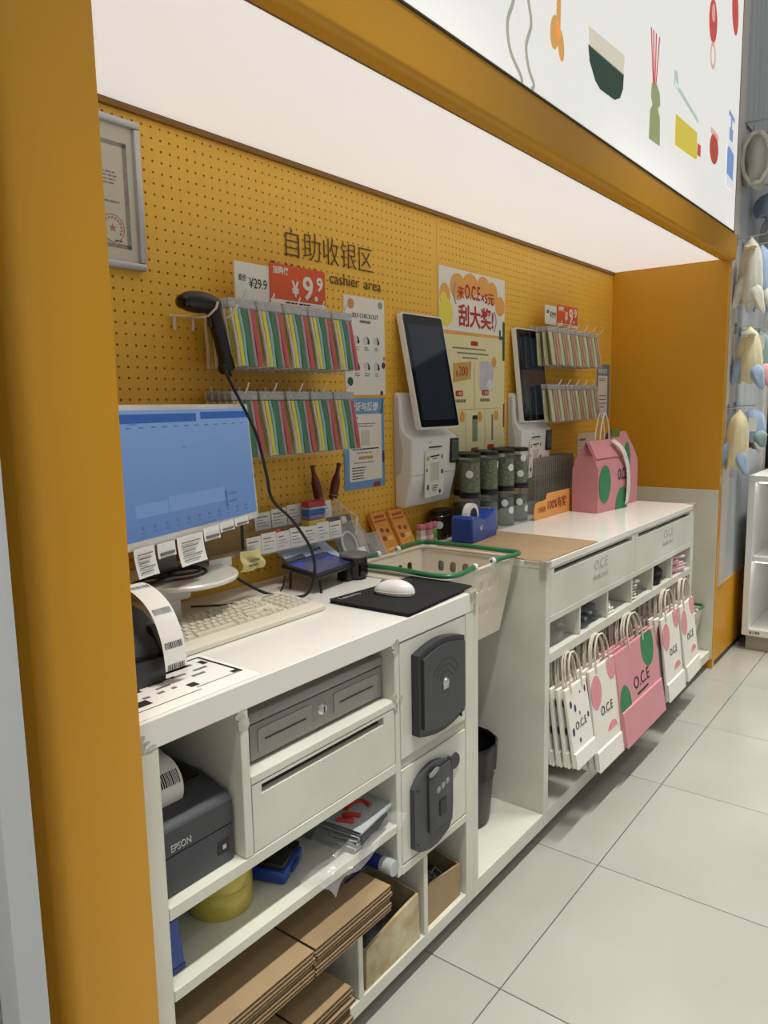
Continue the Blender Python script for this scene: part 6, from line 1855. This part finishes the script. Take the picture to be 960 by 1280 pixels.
part(t, 'back_wall', MB().box(-0.074, 0.078, 0.115, 0.12, 0.0, 0.14), KRAFT)
part(t, 'carton_floor', MB().box(-0.074, 0.078, -0.103, 0.115, 0.0, 0.004), KRAFT)
mb = MB()
for k in range(26):
    a, b = rnd.uniform(-0.06, 0.06), rnd.uniform(-0.085, 0.09)
    an = rnd.uniform(0, 3.1)
    z_ = 0.055 + rnd.uniform(0, 0.035)
    mb.tube([(a, b, z_), (max(-.07, min(.074, a + 0.02 * math.cos(an))), b + 0.02 * math.sin(an), z_ + 0.012), (max(-.07, min(.074, a + 0.035 * math.cos(an + .5))), b + 0.03 * math.sin(an + .5), z_)], 0.0018, 5)
part(t, 'paper_scraps', mb, mat('scrap_grey', srgb(150, 148, 140), 0.7, var=0.3), kind='stuff')
part(t, 'filling', MB().box(-0.073, 0.077, -0.10, 0.114, 0.0045, 0.055), mat('dark_wire_bits', srgb(84, 86, 88), 0.6))

# ================================================================== HAT WALL AND DISPLAY SHELF


def hat_hook(x, z, lab, n=1, length=0.13, wy=0.9975):
    t = thing('hat_hook', lab, 'hook', (x, wy, z), group='wire hooks on the hat wall')
    part(t, 'plate', MB().rbox(-0.02, 0.02, -0.003, 0.0, -0.03, 0.02, 0.001, 1), STEEL)
    part(t, 'arm', MB().tube([(0, 0, 0), (0, -length, 0.004), (0, -length - 0.012, 0.018)], 0.003, 7), STEEL)
    return t


def fleece(name, c, v=0.12):
    return mat(name, srgb(*c), 0.95, var=v, vscale=18, bump=0.4, bscale=120, sheen=0.3)


def bonnet(x, y, z, w, h, d, col, flap_col, label, rz=0.0, flaps=True, band=None, name='baby_bonnet', brim=None, lean=0.0):
    """soft hat hung by its crown; w is its breadth as seen from the aisle"""
    t = thing(name, label, 'hat', (x, y, z), rz - math.pi / 2, group='baby hats on the hat wall')

    def body(a, b):
        an = 2 * math.pi * a
        k = [0.0, 0.60, 0.82, 0.92, 0.96, 1.0, 0.98, 0.92, 0.84, 0.0]
        f = b * 9
        i0 = min(int(f), 8)
        r = k[i0] + (k[i0 + 1] - k[i0]) * (f - i0)
        fold = 1 + (0.06 + 0.12 * b) * math.sin(4 * an + 3 * b) * min(1, b * 3) + 0.05 * math.sin(9 * an - 5 * b) * b
        zz = -h * min(1.0, b * 1.05) + h * 0.05 * math.sin(3 * an) * b
        if b > 0.93:
            zz = -h * 0.86
        return (w / 2 * r * fold * math.cos(an) + lean * b, d / 2 * r * fold * math.sin(an), zz)
    part(t, 'crown', MB().grid(body, 36, 18), col, angle=60)
    if flaps:
        for s_ in (-1, 1):
            part(t, 'ear_flap', MB().ell((0, 0, 0), w * 0.27, d * 0.22, h * 0.24, 20, 12, lambda q: Vector((q.x * (1 + 0.45 * q.z) * (1 + 0.1 * math.sin(6 * q.z)), q.y + 0.25 * math.sin(3 * q.x), q.z))).xf(Matrix.Translation((s_ * w * 0.40 + lean, -d * 0.22, -h * (0.80 + 0.05 * s_))) @ Matrix.Rotation(math.radians(s_ * -20), 4, 'Y')), flap_col)
    if band:
        part(t, 'tie_bow', MB().ell((-w * 0.14, -d * 0.40, -h * 0.16), w * 0.15, 0.02, w * 0.10, 12, 8).ell((w * 0.14, -d * 0.40, -h * 0.16), w * 0.15, 0.02, w * 0.10, 12, 8), band)
    if brim:
        part(t, 'frill', MB().tube([(w * 0.46 * math.cos(a), -d * 0.42 + 0.008 * math.sin(9 * a), -h * 0.52 + h * 0.44 * math.sin(a)) for a in [2 * math.pi * k / 40 for k in range(40)]], 0.010, 7, True), brim)
    part(t, 'hang_loop', MB().tube([(-0.008, 0, -0.012), (-0.004, 0, 0.004), (0.004, 0, 0.004), (0.008, 0, -0.012)], 0.0018, 5), WIRE)
    return t


CRMF, WHF, BLF, GYF, PKF, TLF = fleece('cream_fleece', (232, 222, 178)), fleece('white_fleece', (222, 220, 206)), fleece('pale_blue_fleece', (160, 182, 212)), fleece('grey_fleece', (196, 194, 184)), fleece('pink_fleece', (222, 178, 182)), fleece('sage_fleece', (146, 172, 172))
gr = thing('wire_rack', 'wire hanging rack at the top of the hat wall', 'rack', (4.45, 0.9975, 2.80))
part(gr, 'back_rail', MB().tube([(-0.14, -0.006, 0.0), (0.5, -0.006, 0.0)], 0.006, 8).tube([(-0.14, -0.006, -0.10), (0.5, -0.006, -0.10)], 0.004, 8), STEEL)
for x in (-0.12, 0.1, 0.32):
    part(gr, 'bracket_arm', MB().tube([(x, -0.006, 0.05), (x, -0.006, -0.16)], 0.004, 7).tube([(x, -0.006, 0.0), (x, -0.15, 0.0)], 0.004, 7), STEEL)
bonnet(4.33, 0.925, 2.745, 0.135, 0.27, 0.17, GYF, GYF, 'round grey-white bonnet under the wire rack at the top', 0.1, flaps=False, brim=WHF)
bonnet(4.55, 0.90, 2.77, 0.13, 0.25, 0.13, WHF, BLF, 'white frilled bonnet beside the round grey-white one', -0.1, flaps=False, brim=BLF)
bonnet(4.57, 0.915, 2.50, 0.13, 0.13, 0.12, fleece('slate_blue_fleece', (126, 142, 166)), BLF, 'slate blue cap below the frilled bonnet', 0.0, flaps=False)
hat_hook(4.24, 2.225, 'wire hook carrying the long white bonnet', wy=0.984)
hat_hook(4.42, 2.215, 'wire hook carrying the pale blue bonnet')
bonnet(4.24, 0.915, 2.225, 0.105, 0.36, 0.12, WHF, WHF, 'long white bonnet with ear flaps on the second hook row', 0.1, band=CRMF)
bonnet(4.42, 0.905, 2.215, 0.11, 0.35, 0.11, BLF, WHF, 'long pale blue bonnet with white edges on the second hook row', -0.1, lean=0.02)
bonnet(4.66, 0.90, 2.42, 0.13, 0.24, 0.12, GYF, WHF, 'plain grey bonnet beyond the pale blue one', 0.0, flaps=False)
hat_hook(4.28, 1.79, 'wire hook carrying the cream bonnet with blue patch', wy=0.984)
hat_hook(4.44, 1.785, 'wire hook carrying the sage and pink bonnet')
bonnet(4.28, 0.91, 1.79, 0.115, 0.30, 0.13, CRMF, BLF, 'cream bonnet with a pale blue flap on the third hook row', 0.1, band=WHF)
bonnet(4.44, 0.90, 1.785, 0.12, 0.28, 0.11, TLF, PKF, 'sage bonnet with pink flaps on the third hook row', -0.1)
hat_hook(4.205, 1.375, 'wire hook carrying the long cream bonnet', wy=0.984)
hat_hook(4.40, 1.385, 'wire hook carrying the blue bonnet near the shelf')
bonnet(4.205, 0.925, 1.372, 0.105, 0.32, 0.12, CRMF, BLF, 'long cream bonnet with blue ear flaps on the lowest hook row', 0.1, lean=-0.02)
bonnet(4.40, 0.905, 1.382, 0.12, 0.20, 0.11, BLF, TLF, 'pale blue bonnet on the lowest hook row near the shelf', 0.0)
bonnet(4.56, 0.93, 1.30, 0.08, 0.16, 0.09, fleece('brown_fleece', (108, 74, 50)), GYF, 'small brown bonnet on the lowest hook row', 0.0)
for k, (x, z) in enumerate(((4.28, 1.672), (4.205, 1.257))):
    t = thing('hang_tag', ['white paper tag hanging on the third hook row of hats', 'cream paper tag hanging on the lowest hook row of hats'][k], 'tag', (x, 0.862, z), math.radians(-70))
    part(t, 'tag_card', MB().box(-0.02, 0.02, 0, 0.001, 0, 0.07), PAPER)
    part(t, 'string', MB().tube([(0, 0, 0.068), (0.0, 0.0, 0.122)], 0.001, 5), WIRE)
bl = thing('blue_cushion', 'blue plush cushion on the rear shelf beyond the hat wall', 'cushion', (5.38, 1.06, 1.60))
part(bl, 'cushion', MB().ell((0, 0, 0.12), 0.13, 0.10, 0.12, 22, 14), fleece('denim_plush', (70, 98, 166)))
part(bl, 'piping', MB().tube([(0.128 * math.cos(a), 0, 0.12 + 0.118 * math.sin(a)) for a in [2 * math.pi * k / 28 for k in range(28)]], 0.005, 6, True), fleece('denim_piping', (54, 78, 140)))
rsf = thing('rear_shelf', 'dark shelf unit with white boards beyond the hat wall', 'shelf', (5.75, 1.14, 0.0))
part(rsf, 'back_panel', MB().box(-0.50, 0.55, 0.17, 0.20, 0.0, 3.2), mat('charcoal_panel', srgb(70, 70, 72), 0.6, var=0.2, vscale=3))
part(rsf, 'side_panel', MB().box(0.55, 0.58, -0.18, 0.20, 0.0, 3.2), MATS['charcoal_panel'])
for z in (0.9, 1.58, 2.15):
    part(rsf, 'board', MB().box(-0.5, 0.55, -0.18, 0.17, z - 0.02, z), WHITE)
part(rsf, 'plinth', MB().box(-0.5, 0.55, -0.18, 0.17, 0.0, 0.08), MATS['charcoal_panel'])

ds = thing('display_shelf', 'white open display shelf with bright compartments near the hat wall', 'shelf', (4.85, 0.52, 0.0))


def dp(name, mb, m=WPLAST, label=None):
    return part(ds, name, mb, m, label, world=True)


dp('plinth', B(4.57, 5.19, 0.14, 0.92, 0.0, 0.085), mat('warm_grey_plinth', srgb(168, 164, 150), 0.6, var=0.08))
dp('bottom_board', B(4.55, 5.20, 0.12, 0.94, 0.0855, 0.125))
dp('top_board', B(4.55, 5.20, 0.12, 0.94, 0.965, 1.0))
dp('side_panel', B(4.55, 5.20, 0.905, 0.94, 0.1255, 0.9645))
dp('side_panel', B(4.55, 5.20, 0.12, 0.155, 0.1255, 0.9645))
dp('back_panel', B(5.17, 5.199, 0.1555, 0.9045, 0.1255, 0.9645))
dp('shelf', B(4.56, 5.169, 0.1555, 0.9045, 0.515, 0.545))
LEDM = mat('led_strip', srgb(255, 255, 250), 0.3, emit=(1.0, 0.98, 0.93), estr=9.0)
for z in (0.958, 0.508):
    dp('led_strip', MB().box(4.575, 4.59, 0.17, 0.89, z, z + 0.006), LEDM, 'white light strip')
pt = dp('price_strip', MB().box(4.5485, 4.5498, 0.83, 0.905, 0.090, 0.120), PAPER)
o = text(ds, 'lettering', '¥199', 0.026, (4.548 - 4.85, 0.900 - 0.52, 0.096), INK, rot=(math.pi / 2, 0, -math.pi / 2), fit=0.055)
